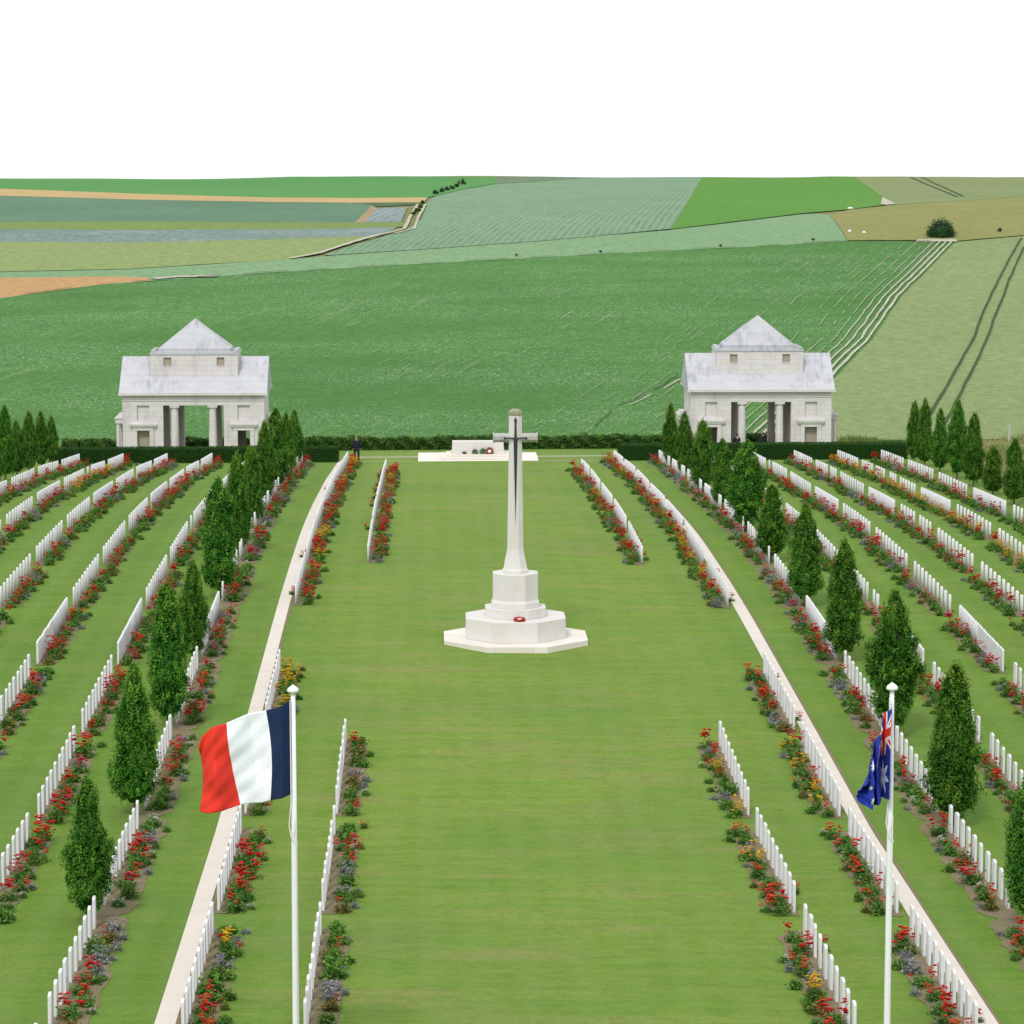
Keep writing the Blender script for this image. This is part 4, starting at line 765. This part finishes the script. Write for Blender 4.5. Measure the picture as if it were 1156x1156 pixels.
# ------------------------------------------------------------------ Cross of Sacrifice
CX, CY = -.08, 116.3; CZ = terrain(CX, CY)
t = thing('stone_cross', 'tall pale stone cross bearing a dark sword on stepped octagonal base', 'cross', (CX, CY, CZ))
o8 = PI / 8; c8 = 1 / math.cos(o8)
def oct_part(name, prof, mat, bevel=.012):
    mb = MB(); mb.lathe([(r * c8, z) for r, z in prof], 8, rot=o8); return mb.obj(name, mat, t, bevel=bevel)
oct_part('step', [(2.71, -.3), (2.71, .15)], M['pale_step']); oct_part('step', [(1.88, .153), (1.88, .93)], M['cross_stone']); oct_part('step', [(1.14, .933), (1.14, 1.29)], M['cross_stone'])
oct_part('pedestal', [(.90, 1.293), (.90, 1.47), (.85, 1.57), (.85, 2.58)], M['cross_stone'])
sh = oct_part('shaft', [(.47, 2.583), (.47, 2.70), (.44, 2.74), (.40, 3.0), (.335, 3.30), (.315, 3.42), (.305, 3.5), (.262, 6.2), (.240, 8.55)], M['cross_stone'])
mb = MB(); mb.lathe([(.255 * c8, 8.553), (.262 * c8, 8.62), (.25 * c8, 8.70), (.12 * c8, 8.79)], 8, rot=o8); mb.obj('cap', M['lichen'], t)
arm = MB()
def oct_bar(x0, x1, r, zc, ry):
    vs = []; fs = []
    for x in (x0, x1):
        for q in range(8): a = o8 + q * PI / 4; vs.append((x, ry * c8 * math.cos(a), zc + r * c8 * math.sin(a)))
    for q in range(8): fs.append((q, (q + 1) % 8, 8 + (q + 1) % 8, 8 + q))
    fs += [tuple(range(7, -1, -1)), tuple(range(8, 16))]; arm.add(vs, fs)
oct_bar(-.79, .79, .165, 7.70, .17); oct_bar(-.84, -.785, .195, 7.70, .195); oct_bar(.785, .84, .195, 7.70, .195)
arm.obj('cross_arm', M['cross_grey'], t, bevel=.008)
sw = MB()
yf = -.30
sw.add([(-.075, yf, 7.72), (.075, yf, 7.72), (.0, yf + -.03, 7.72), (0, yf - .02, 4.45), (-.075, yf + .03, 7.72), (.075, yf + .03, 7.72)], [(0, 2, 3), (2, 1, 3), (1, 5, 3), (5, 4, 3), (4, 0, 3), (0, 4, 5, 1, 2)])
for (a, b) in (((-.42, yf + .01, 7.70), (.42, yf + .01, 7.70)),): sw.tube([a, (a[0] / 2, a[1], 7.70), (0, yf, 7.70), b], [.028, .032, .04, .028], 8)
for q in (-1, 1): sw.lathe([(.005, -.055), (.05, -.02), (.05, .02), (.005, .055)], 8, (q * .40, yf + .01, 7.70))
sw.tube([(0, yf + .01, 7.70), (0, yf + .02, 8.2), (0, yf + .03, 8.35)], [.05, .035, .04], 8); sw.lathe([(.01, -.03), (.065, .02), (.05, .08), (.012, .16)], 8, (0, yf + .03, 8.33))
for z in (8.0, 7.5, 5.6): sw.tube([(0, -.2, z), (0, yf + .02, z)], .02, 6)
sw.obj('sword', M['bronze'], t)

def wreath(label, x, y, z, r, col, lean=0.0, seed=0, white=True):
    t = thing('wreath', label, 'wreath', (x, y, z), 0, 'laid wreaths'); t.rotation_euler.x = lean
    rng = np.random.default_rng(seed); n = 260; a = rng.random(n) * 6.28; b = rng.random(n) * 6.28; q = r * .30
    P = np.stack([(r + q * np.cos(b)) * np.cos(a), (r + q * np.cos(b)) * np.sin(a), q * np.sin(b)], 1); N = np.stack([np.cos(b) * np.cos(a), np.cos(b) * np.sin(a), np.sin(b)], 1)
    V, F, T = leaf_quads(P, N, rng.uniform(.15, .28, n) * r, rng.random(n), rng)
    link(bpy.data.objects.new('flowers', mesh_np('flowers', V, F, M[col], None, T)), t)
    mb = MB(); mb.lathe([(r * .75, -.02), (r * 1.2, -.02), (r * 1.2, .02), (r * .75, .02)], 20); mb.obj('backing', M['lush_leaf'], t)
    if white:
        mb = MB(); mb.lathe([(.001, .0), (r * .5, .01), (r * .5, .03), (.001, .04)], 12); mb.obj('card', M['white_paint'], t)
wreath('round red poppy wreath lying on the step of the tall cross', CX + .12, CY - 1.48, CZ + .99, .17, 'red', .15, 1)

# ------------------------------------------------------------------ Stone of Remembrance
SX, SY = -.10, 209.0; SZ = terrain(SX, 208.5) + .12
t = thing('stone_altar', 'low white altar stone on broad pale steps beyond the cross', 'altar stone', (SX, SY, SZ))
mb = MB(); mb.box(-4.05, 4.05, -2.6, 3.2, -.6, .02); mb.obj('step', M['pale_step'], t, bevel=.015)
mb = MB(); mb.box(-2.5, 2.5, -1.5, 1.9, .023, .17); mb.obj('step', M['pale_step'], t, bevel=.015)
mb = MB(); mb.box(-2.15, 2.15, -1.05, 1.4, .173, .30); mb.obj('step', M['pale_step'], t, bevel=.015)
mb = MB(); mb.box(-1.82, 1.82, -.52, .52, .303, .50, t=.02); mb.box(-1.75, 1.75, -.46, .46, .503, 1.14, t=.03, tx=.02); mb.obj('altar_block', M['cross_stone'], t, bevel=.015)
for q, (dx, col, r, lb) in enumerate(((-.92, 'bronze_leaf', .14, 'small brown withered wreath lying leftmost before the white altar stone'), (-.2, 'grey_leaf', .19, 'grey green wreath leaning on the middle of the white altar stone'), (.34, 'grey_leaf', .22, 'grey wreath leaning on the altar stone beside the pink one'), (.78, 'pink', .25, 'pink and white wreath leaning rightmost on the white altar stone'))):
    wreath(lb, SX + dx, SY - .66, SZ + .303 + r * .75, r * .82, col, PI / 2 - .3 if q else .2, 10 + q, q == 3)

# ------------------------------------------------------------------ pavilions
def pavilion(label, X, Y, mirror):
    Z = -3.28 if X < 0 else -3.12; t = thing('stone_pavilion', label, 'pavilion', (X, Y, Z), 0, 'stone pavilions'); D = 6.2
    hw = 5.12; eo = 4.62; op = 2.19; oh = 3.72; wt = .55
    W_ = MB()
    for yb in (0, D - wt):                         # front and back walls with doorways
        for s in (-1, 1):
            def bx(a, b, z0, z1, y0=yb, y1=yb + wt): W_.box(min(s * a, s * b), max(s * a, s * b), y0, y1, z0, z1)
            bx(op, 3.18, -.6, oh); bx(4.08, hw, -.6, oh); bx(3.18, 4.08, 1.88, 2.62); bx(3.18, 4.08, 2.62, oh, yb + (.17 if yb == 0 else 0), yb + wt - (.17 if yb else 0))
        W_.box(-hw, hw, yb, yb + wt, oh + .002, 4.05)
        W_.box(-hw - .05, hw + .05, yb - .05, yb + wt + .05, 4.052, 4.12); W_.box(-hw, hw, yb, yb + wt, 4.122, eo - .1)
    for s in (-1, 1):                              # end walls with gables
        x0, x1 = (hw - wt, hw) if s > 0 else (-hw, -hw + wt)
        W_.box(x0, x1, wt + .002, 2.1, -.6, eo - .1); W_.box(x0, x1, 4.1, D - wt - .002, -.6, eo - .1); W_.box(x0, x1, 2.1, 4.1, 2.35, eo - .1)
        W_.add([(x0, .05, eo - .098), (x1, .05, eo - .098), (x1, D - .05, eo - .098), (x0, D - .05, eo - .098), (x0, D / 2, 6.95), (x1, D / 2, 6.95)], [(0, 4, 3), (1, 2, 5), (0, 1, 5, 4), (3, 4, 5, 2)])
    W_.obj('wall', M['wall_stone'], t)
    I = MB()                                       # inner faces, in stone coloured with the interior shade
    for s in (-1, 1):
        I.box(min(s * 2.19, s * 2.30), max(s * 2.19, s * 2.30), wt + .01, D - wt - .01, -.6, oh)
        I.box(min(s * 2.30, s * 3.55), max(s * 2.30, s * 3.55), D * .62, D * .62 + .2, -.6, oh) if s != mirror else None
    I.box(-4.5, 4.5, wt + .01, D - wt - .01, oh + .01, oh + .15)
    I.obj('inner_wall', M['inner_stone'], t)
    R_ = MB(); ex = hw + .22; oy = .26             # gable roof of stone slabs
    y0, y1, zr, ze = -oy, D + oy, 7.07, eo
    R_.add([(-ex, y0, ze - .1), (ex, y0, ze - .1), (ex, y0, ze), (-ex, y0, ze), (-ex, D / 2, zr), (ex, D / 2, zr), (-ex, y1, ze), (ex, y1, ze), (-ex, y1, ze - .1), (ex, y1, ze - .1)],
           [(0, 1, 2, 3), (3, 2, 5, 4), (4, 5, 7, 6), (6, 7, 9, 8), (0, 8, 9, 1), (0, 3, 4, 6, 8), (1, 9, 7, 5, 2)])
    R_.obj('roof', M['roof_stone'], t)
    for yb in (-oy - .05, D + oy - .1):
        cb = MB(); cb.box(-ex - .04, ex + .04, yb, yb + .15, ze - .16, ze + .035); cb.obj('cornice', M['wall_stone'], t)
    A = MB(); aw = 3.16; ay0, ay1 = 1.18, D - 1.18
    for s in (-1, 1):
        A.box(min(s * 2.2, s * aw), max(s * 2.2, s * aw), ay0, ay1, 5.2, 7.30); A.box(min(s * 1.64, s * 2.2), max(s * 1.64, s * 2.2), ay0, ay1, 5.2, 6.50); A.box(min(s * 1.64, s * 2.2), max(s * 1.64, s * 2.2), ay0, ay1, 7.10, 7.30)
        A.box(min(s * 1.64, s * 2.2), max(s * 1.64, s * 2.2), ay0 + .18, ay1 - .18, 6.50, 7.10)
    A.box(-1.64, 1.64, ay0, ay1, 5.2, 7.30)
    A.obj('attic', M['wall_stone'], t)
    A = MB(); A.box(-aw - .05, aw + .05, ay0 - .05, ay1 + .05, 7.302, 7.40); 
    for q in (-1, 1):
        A.box(min(q * aw, q * (aw - .30)), max(q * aw, q * (aw - .30)), ay0, ay1, 7.402, 7.60, t=.0, tx=.06)
        yb = ay0 if q < 0 else ay1 - .22; A.box(-aw + .305, aw - .305, yb, yb + .22, 7.402, 7.56, t=.03, tx=0)
    A.obj('parapet', M['roof_stone'], t, bevel=.01)
    Pm = MB(); pw = 2.62; py = (ay1 - ay0) / 2 - .46; cy = D / 2
    Pm.add([(-pw, cy - py, 7.41), (pw, cy - py, 7.41), (pw, cy + py, 7.41), (-pw, cy + py, 7.41), (-pw, cy - py, 7.72), (pw, cy - py, 7.72), (pw, cy + py, 7.72), (-pw, cy + py, 7.72), (0, cy, 9.85)],
           [(0, 1, 5, 4), (1, 2, 6, 5), (2, 3, 7, 6), (3, 0, 4, 7), (4, 5, 8), (5, 6, 8), (6, 7, 8), (7, 4, 8)])
    Pm.obj('pyramid_roof', M['roof_stone'], t)
    for s in (-1, 1):
        wn = MB(); wn.box(s * 1.92 - .272, s * 1.92 + .272, ay0 + .13, ay0 + .176, 6.51, 7.09)
        w = wn.obj('window', M['shutter'], t)
        fr = MB(); fr.box(s * 1.92 - .29, s * 1.92 + .29, ay0 - .03, ay0 + .02, 6.44, 6.497); fr.obj('sill', M['wall_stone'], w)
        for yb, sg in ((-.1, 1), (D + .02, 1)):
            d = MB()
            for q in (-1, 1): d.box(s * 3.63 + q * .60 - .15, s * 3.63 + q * .60 + .15, yb, yb + .08 + .018, -.6, 1.9)
            d.box(s * 3.63 - .75, s * 3.63 + .75, yb - .02, yb + .098, 1.902, 2.15); d.box(s * 3.63 - .92, s * 3.63 + .92, yb - .10, yb + .098, 2.153, 2.27); d.box(s * 3.63 - .98, s * 3.63 + .98, yb - .16, yb + .098, 2.272, 2.42, t=.0)
            dd = d.obj('door_surround', M['wall_stone'], t, bevel=.008)
        if s == mirror:
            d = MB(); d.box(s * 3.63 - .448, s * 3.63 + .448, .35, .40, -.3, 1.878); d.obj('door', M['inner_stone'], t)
        for yb in (.32, D - .32):
            c = MB(); c.lathe([(.37, -.6), (.37, .12), (.31, .16), (.30, .3), (.29, 1.5), (.255, 3.42), (.26, 3.46), (.33, 3.52), (.33, 3.56)], 20, (s * 1.37, yb, 0))
            c.box(s * 1.37 - .35, s * 1.37 + .35, yb - .35 + .03, yb + .35 - .03, 3.562, 3.718)
            c.obj('column', M['wall_stone'], t, smooth=False)
        # little side porch
        p = MB(); x0, x1 = (hw + .01, hw + .72) if s > 0 else (-hw - .72, -hw - .01)
        p.box(x0, x1, 1.9, 4.3, 2.25, 2.55); p.box(x0 - .05, x1 + .05, 1.84, 4.36, 2.552, 2.66); p.box(x0 + .1, x1 - .1, 2.1, 4.1, 2.662, 2.86, t=.05)
        pp = p.obj('side_porch', M['wall_stone'], t, bevel=.01)
        xc = s * (hw + .52)
        for yc in (2.1, 4.1):
            c = MB(); c.lathe([(.2, -.6), (.2, .1), (.15, .15), (.13, 2.12), (.18, 2.2), (.18, 2.248)], 12, (xc, yc, 0)); c.obj('column', M['wall_stone'], pp)
    f = MB(); f.box(-hw - .3, hw + .3, -.3, D + .3, -.9, .02); f.obj('floor_slab', M['kerb'], t)
    return t
pavilion('white stone pavilion with pyramid roof on the left behind the hedge', -20.45, 224, -1)
pavilion('white stone pavilion with pyramid roof on the right behind the hedge', 20.72, 224, 1)

# ------------------------------------------------------------------ flagpoles and flags
def flagpole(label, x, y, top):
    z = terrain(x, y); t = thing('flagpole', label, 'flagpole', (x, y, z), 0, 'flagpoles'); H = top - z
    mb = MB(); mb.lathe([(.075, 0), (.07, 1), (.062, H * .6), (.045, H - .16)], 16); mb.obj('pole', M['white_paint'], t, smooth=True)
    mb = MB(); mb.lathe([(.03, H - .18), (.11, H - .155), (.125, H - .12), (.10, H - .07), (.03, H - .02), (.006, H)], 14); mb.obj('finial', M['white_paint'], t, smooth=True)
    mb = MB(); mb.lathe([(.22, 0), (.22, .06), (.12, .1), (.10, .35)], 12); mb.obj('base', M['white_paint'], t)
    mb = MB(); mb.tube([(-.06, -.08, H - .3), (-.055, -.09, H - 2.4), (-.10, -.10, H - 2.9), (-.05, -.12, H - 3.15), (.06, -.11, H - 3.3), (-.02, -.12, H - 3.05), (.04, -.10, H - 2.75), (.02, -.09, 1.4)], .011, 5); mb.obj('halyard', M['rope'], t)
    return t
flagpole('white flagpole flying the blue white and red tricolour', -6.06, 62, 8.91)
flagpole('white flagpole flying the dark blue flag with white stars', 6.12, 62, 8.9)

def cloth(name, sheen=.2):
    pass
def flag_mat(name, c):
    k = NT(name, .75, .15); n = k.noise(k.mapping(k.objc(), (60, 60, 60)), 1, 2); k.color(k.mix(n, c, tuple(min(1, x * 1.08) for x in c)))
    tr = k.new('ShaderNodeBsdfTranslucent'); tr.inputs[0].default_value = (*c, 1); mx = k.new('ShaderNodeMixShader'); mx.inputs[0].default_value = .08
    k.L(k.b.outputs[0], mx.inputs[1]); k.L(tr.outputs[0], mx.inputs[2]); k.L(mx.outputs[0], k.n['Material Output'].inputs[0]); return k.m
FB = flag_mat('navy_cloth', (.012, .028, .085)); FW = flag_mat('white_cloth', (.86, .90, .99)); FR = flag_mat('red_cloth', (.76, .045, .028)); FBL = flag_mat('royal_cloth', (.024, .046, .360))
def interp(xs, ys, t):
    t = min(max(t, xs[0]), xs[-1])
    for i in range(len(xs) - 1):
        if t <= xs[i + 1]: break
    u = (t - xs[i]) / (xs[i + 1] - xs[i]); u = u * u * (3 - 2 * u) * .35 + u * .65
    return ys[i] + (ys[i + 1] - ys[i]) * u
def flag(name, label, pole, us, top, bot, dep, pattern, mats, nu, nv, ripple):
    S = 1 / 56.4; px, py, pz, ax, ay = pole
    V = []; F = []; mi = []
    for j in range(nv + 1):
        v = j / nv
        for i in range(nu + 1):
            u = i / nu
            tx = interp(us, [a[0] for a in top], u); ty = interp(us, [a[1] for a in top], u); bx_ = interp(us, [a[0] for a in bot], u); by = interp(us, [a[1] for a in bot], u)
            bulge = interp(us, dep['side'], u) * math.sin(PI * v)
            x = (bx_ + (tx - bx_) * v + bulge - ax) * S; z = -(by + (ty - by) * v - ay) * S
            d = interp(us, dep['y'], u) + ripple(u, v)
            V.append((x, d, z))
    for j in range(nv):
        for i in range(nu):
            a = j * (nu + 1) + i; F.append((a, a + 1, a + nu + 2, a + nu + 1)); mi.append(pattern((i + .5) / nu, (j + .5) / nv))
    mb = MB(); mb.v = V; mb.f = F; mb.m = mi
    o = mb.obj(name, mats, smooth=True); o.location = (px, py, pz)
    sd = o.modifiers.new('thickness', 'SOLIDIFY'); sd.thickness = .004
    return tag(o, label, 'flag', 'flags')
us = [0, .15, .33, .5, .67, .82, .93, 1]
top = [(328.5, 790), (316, 797), (300, 804), (279, 809), (254, 818), (240, 819.5), (227, 832), (221.5, 846)]
bot = [(328.5, 900), (318, 903), (304, 909), (290, 914), (269, 913.5), (250, 917), (234, 921), (222.5, 921.5)]
flag('flag', 'large tricolour flag of navy white and red streaming left from its pole', (-6.06, 61.99, 8.91, 331, 773), us, top, bot,
     {'y': [0, -.18, .12, .30, .05, -.25, -.05, .22], 'side': [0, 2, 4, 1, -2, -2, 2, 4]},
     lambda u, v: 0 if u < 1 / 3 else (1 if u < 2 / 3 else 2), [FB, FW, FR], 90, 60,
     lambda u, v: u * (.07 * math.sin(11 * u + 5 * v) + .025 * math.sin(23 * u - 7 * v + 1) + .03 * math.sin(14 * v - 9 * u) + .018 * math.sin(31 * v + 26 * u)) + .008 * math.sin(26 * u + 9 * v))
def star(u, v, cu_, cv, r, n=7, asp=2.0):
    dx, dy = (u - cu_) * asp, v - cv; a = math.atan2(dx, dy); d = math.hypot(dx, dy); k = (a / (2 * PI) * n) % 1; k = abs(k - .5) * 2   # 1 at a point
    return d < r * (.44 + .56 * max(0, (k - .15) / .85) ** 1.3)
def ensign(u, v):
    if u < .5 and v > .5:
        a, b = (u / .5 - .5) * 2, (v - .75) * 4            # -1..1
        X, Y = a * 2, b
        if abs(X) < .2 or abs(Y) < .2: return 2
        if abs(X) < .34 or abs(Y) < .34: return 1
        d = min(abs(X - 2 * Y), abs(X + 2 * Y)) / math.sqrt(5)
        if d < .075: return 2
        if d < .21: return 1
        return 0
    if star(u, v, .25, .25, .21): return 1
    for cu_, cv, r, n in ((.75, .83, .10, 7), (.75, .17, .10, 7), (.625, .56, .10, 7), (.861, .63, .10, 7), (.8, .45, .06, 5)):
        if star(u, v, cu_, cv, r, n): return 1
    return 0
us = [0, .12, .3, .5, .62, .75, .88, 1]
top = [(1006.5, 790), (1003.5, 797), (997.5, 808), (990.5, 823), (985, 836), (980.5, 851), (979.5, 868), (975.5, 880)]
bot = [(1004.5, 901), (1002.5, 903), (997, 905), (988.5, 908), (986, 913), (981, 911.5), (973, 908), (965, 903)]
flag('flag', 'dark blue flag with white stars and small crossed canton drooping from its pole', (6.12, 61.99, 8.9, 1006.8, 770), us, top, bot,
     {'y': [0, -.35, .10, -.55, -.15, -.65, -.3, -.5], 'side': [0, -.5, -1.5, -3, -1, 1, 0, -4]}, ensign, [FBL, FW, FR], 170, 120,
     lambda u, v: u * (.12 * math.sin(13 * u + 4 * v) + .06 * math.sin(21 * v - 8 * u)) + .04 * math.sin(26 * u + 6 * v))

# ------------------------------------------------------------------ people
def skinned(name, V, E, R, mat, parent, sub=2):
    me = bpy.data.meshes.new(name); me.from_pydata(V, E, []); o = bpy.data.objects.new(name, me); COL.objects.link(o)
    sk = o.modifiers.new('skin', 'SKIN'); sk.use_smooth_shade = True; me.skin_vertices.new() if not me.skin_vertices else None
    for i, r in enumerate(R):
        me.skin_vertices[0].data[i].radius = (r, r) if isinstance(r, (int, float)) else r
    me.skin_vertices[0].data[0].use_root = True
    ss = o.modifiers.new('sub', 'SUBSURF'); ss.levels = sub; ss.render_levels = sub
    dg = bpy.context.evaluated_depsgraph_get(); dg.update(); m2 = bpy.data.meshes.new_from_object(o.evaluated_get(dg)); m2.name = name; m2.materials.clear(); m2.materials.append(mat)
    COL.objects.unlink(o); bpy.data.objects.remove(o)
    m2.polygons.foreach_set('use_smooth', [True] * len(m2.polygons))
    return link(bpy.data.objects.new(name, m2), parent)
k = NT('skin', .6); k.color((.48, .30, .22)); M['skin'] = k.m
k = NT('navy_wool', .9); k.color((.010, .012, .030)); M['navy'] = k.m
k = NT('black_cloth', .9); k.color((.012, .014, .016)); M['black'] = k.m
k = NT('fair_hair', .8); k.color((.24, .19, .12)); M['hair'] = k.m
k = NT('dark_hair', .8); k.color((.03, .02, .015)); M['dhair'] = k.m
def person(label, x, y, z, rz, pose, coat, hair):
    t = thing('person', label, 'person', (x, y, z), rz)
    J = {}
    if pose == 'stand':
        J = dict(pelvis=(0, 0, .93), waist=(0, 0, 1.08), chest=(0, .0, 1.30), neck=(0, 0, 1.48), head=(0, .015, 1.60), crown=(0, .01, 1.70))
        legs = lambda s: [(s * .10, 0, .88), (s * .13, .02, .50), (s * .14, -.01, .09), (s * .15, .15, .035)]
        arms = lambda s: [(s * .19, 0, 1.42), (s * .25, -.02, 1.16), (s * .24, .06, .92), (s * .23, .08, .84)]
    else:
        b = pose
        J = dict(pelvis=(0, 0, .22), waist=(0, .04, .36), chest=(0, .10 + b, .56), neck=(0, .14 + b * 1.5, .72), head=(0, .17 + b * 1.8, .83), crown=(0, .16 + b * 1.8, .93))
        legs = lambda s: [(s * .10, 0, .20), (s * .15, .42, .46), (s * .16, .62, .09), (s * .17, .76, .04)]
        arms = lambda s: [(s * .19, .12 + b, .66), (s * .26, .20 + b, .44), (s * .16, .42 + b, .44), (s * .12, .48 + b, .44)]
    V = [J['pelvis'], J['waist'], J['chest'], J['neck'], J['head'], J['crown']]; E = [(0, 1), (1, 2), (2, 3), (3, 4), (4, 5)]; R = [(.15, .11), (.14, .10), (.16, .11), .055, .085, .06]
    for s in (-1, 1):
        L = legs(s); n = len(V); V += L; E += [(0, n), (n, n + 1), (n + 1, n + 2), (n + 2, n + 3)]; R += [.085, .06, .042, .035]
        A = arms(s); n = len(V); V += A; E += [(2, n), (n, n + 1), (n + 1, n + 2), (n + 2, n + 3)]; R += [.055, .045, .032, .03]
        h = Vector(A[3]); d = (Vector(A[3]) - Vector(A[2])).normalized(); side = Vector((0, 1, 0)) if pose == 'stand' else Vector((1, 0, 0))
        hn = len(V) - 1
        for q in range(4):
            p1 = h + d * .05 + side * (q - 1.5) * .02; p2 = p1 + d * (.045, .055, .05, .038)[q]; m = len(V); V += [tuple(p1), tuple(p2)]; E += [(hn, m), (m, m + 1)]; R += [.009, .008]
        p1 = h + side * .04 + d * .02; m = len(V); V += [tuple(p1), tuple(p1 + d * .04 + side * .008)]; E += [(hn, m), (m, m + 1)]; R += [.010, .009]
    skinned('body', V, E, R, M['skin'], t)
    P = J; sc = 1.14
    cv = [(P['pelvis'][0], P['pelvis'][1], P['pelvis'][2] - (.10 if pose == 'stand' else .0)), P['waist'], P['chest'], tuple(Vector(P['neck']) - Vector((0, 0, .02)))]; ce = [(0, 1), (1, 2), (2, 3)]; crr = [(.20, .15), (.185, .14), (.20, .145), .075]
    for s in (-1, 1):
        A = arms(s); n = len(cv); cv += A[:3]; ce += [(2, n), (n, n + 1), (n + 1, n + 2)]; crr += [.08, .066, .052]
    skinned('coat', cv, ce, crr, coat, t)
    tv = [P['pelvis']]; te = []; tr_ = [(.16, .12)]
    for s in (-1, 1):
        L = legs(s); n = len(tv); tv += L[:3]; te += [(0, n), (n, n + 1), (n + 1, n + 2)]; tr_ += [.10, .076, .062]
    skinned('trousers', tv, te, tr_, M['black'], t)
    for s in (-1, 1):
        L = legs(s); skinned('shoe', [L[2], tuple(Vector(L[3]) + Vector((0, .03, 0)))], [(0, 1)], [.055, .042], M['black'], t, 1)
    hb = bmesh.new(); bmesh.ops.create_icosphere(hb, subdivisions=3, radius=.108)
    hc = Vector(P['head']) + Vector((0, -.012, .045))
    for v in list(hb.verts):
        if v.co.y > .035 and v.co.z < .045: v.co *= .72
    for v in hb.verts: v.co = Vector((v.co.x * .86, v.co.y, v.co.z * 1.0)) + hc
    me = bpy.data.meshes.new('hair'); hb.to_mesh(me); hb.free(); me.materials.append(hair); link(bpy.data.objects.new('hair', me), t)
    fb = MB(); hd = Vector(P['head'])
    fb.lathe([(.004, -.02), (.014, -.01), (.008, .02)], 6, (hd.x, hd.y + .088, hd.z + .005)); fb.obj('nose', M['skin'], t)
    for s in (-1, 1):
        e = MB(); e.lathe([(.002, -.012), (.012, 0), (.002, .012)], 8, (hd.x + s * .032, hd.y + .082, hd.z + .025)); e.obj('eye', M['black'], t)
        e = MB(); e.lathe([(.006, -.028), (.014, 0), (.006, .028)], 6, (hd.x + s * .088, hd.y + .0, hd.z + .0)); e.obj('ear', M['skin'], t)
    return t
person('person in long navy coat and dark trousers standing with back turned beside the left hedge', -8.22, 205.3, terrain(-8.2, 205.3), 0, 'stand', M['navy'], M['hair'])
person('person in dark clothes crouching by the left column of the right pavilion', 20.72 - 1.75, 223.4, terrain(19, 223.4) + .35, .3, 0.0, M['black'], M['dhair'])
person('person in dark clothes leaning forward in the middle of the right pavilion', 20.72 - .15, 223.3, terrain(20.6, 223.3) + .45, -.9, .10, M['black'], M['dhair'])

# ------------------------------------------------------------------ small far things
for (x, y), lb in zip(FIELDS['sheep'], ('small white marker stone on the meadow edge, left one', 'small white marker stone on the meadow edge, right one', 'long white marker stone at the corner of the vivid green field')):
    mb = MB(); mb.lathe([(.19, 0), (.22, .08), (.17, .2), (.06, .26)], 7, sx=1.3 if 'long' not in lb else 2.4); o = mb.obj('marker_stone', M['white_paint']); o.location = (x, y, terrain(x, y) + .06); tag(o, lb, 'stone', 'white stones at the field corner')
px, py = FIELDS['post'][0]
mb = MB(); mb.box(-.09, .09, -.09, .09, -.3, 1.25); mb.box(-.11, .11, -.11, .11, 1.252, 1.30); o = mb.obj('fence_post', M['post'], bevel=.01); o.location = (px, py - 2.5, terrain(px, py - 2.5)); tag(o, 'single grey post standing at the near edge of the pale wheat field', 'post')

# ------------------------------------------------------------------ daylight
SUN_EL, SUN_AZ = math.radians(48), math.radians(200)      # azimuth clockwise from +y (away from the tower)
wd = bpy.data.worlds.new('World'); scene.world = wd; wd.use_nodes = True; nt = wd.node_tree; bg = nt.nodes['Background']
sky = nt.nodes.new('ShaderNodeTexSky'); sky.sky_type = 'NISHITA'; sky.sun_disc = False; sky.sun_elevation = SUN_EL; sky.sun_rotation = SUN_AZ; sky.air_density = 1.2; sky.dust_density = 2.5
tc = nt.nodes.new('ShaderNodeTexCoord'); mp = nt.nodes.new('ShaderNodeMapping'); mp.inputs['Scale'].default_value = (1, 1, 3.5); nt.links.new(tc.outputs['Generated'], mp.inputs[0])
nz = nt.nodes.new('ShaderNodeTexNoise'); nz.inputs['Scale'].default_value = 2.2; nz.inputs['Detail'].default_value = 6; nt.links.new(mp.outputs[0], nz.inputs['Vector'])
cr2 = nt.nodes.new('ShaderNodeValToRGB'); cr2.color_ramp.elements[0].position = .3; cr2.color_ramp.elements[0].color = (11.2, 11.5, 12.0, 1); cr2.color_ramp.elements[1].position = .7; cr2.color_ramp.elements[1].color = (12.6, 12.8, 13.0, 1)
nt.links.new(nz.outputs['Fac'], cr2.inputs[0])
mx = nt.nodes.new('ShaderNodeMix'); mx.data_type = 'RGBA'; mx.inputs['Factor'].default_value = .88
nt.links.new(sky.outputs[0], mx.inputs['A']); nt.links.new(cr2.outputs[0], mx.inputs['B']); nt.links.new(mx.outputs['Result'], bg.inputs[0]); bg.inputs[1].default_value = .10
sd = bpy.data.lights.new('sun', 'SUN'); sd.energy = 1.9; sd.angle = math.radians(10); sd.color = (1, .96, .90); so = bpy.data.objects.new('sun', sd); COL.objects.link(so)
dv = Vector((math.sin(SUN_AZ) * math.cos(SUN_EL), math.cos(SUN_AZ) * math.cos(SUN_EL), math.sin(SUN_EL)))
so.rotation_euler = dv.to_track_quat('Z', 'Y').to_euler(); so.location = (-60, -60, 120)
scene.view_settings.view_transform = 'Standard'; scene.view_settings.look = 'None'; scene.view_settings.exposure = 0.0; scene.view_settings.gamma = 1
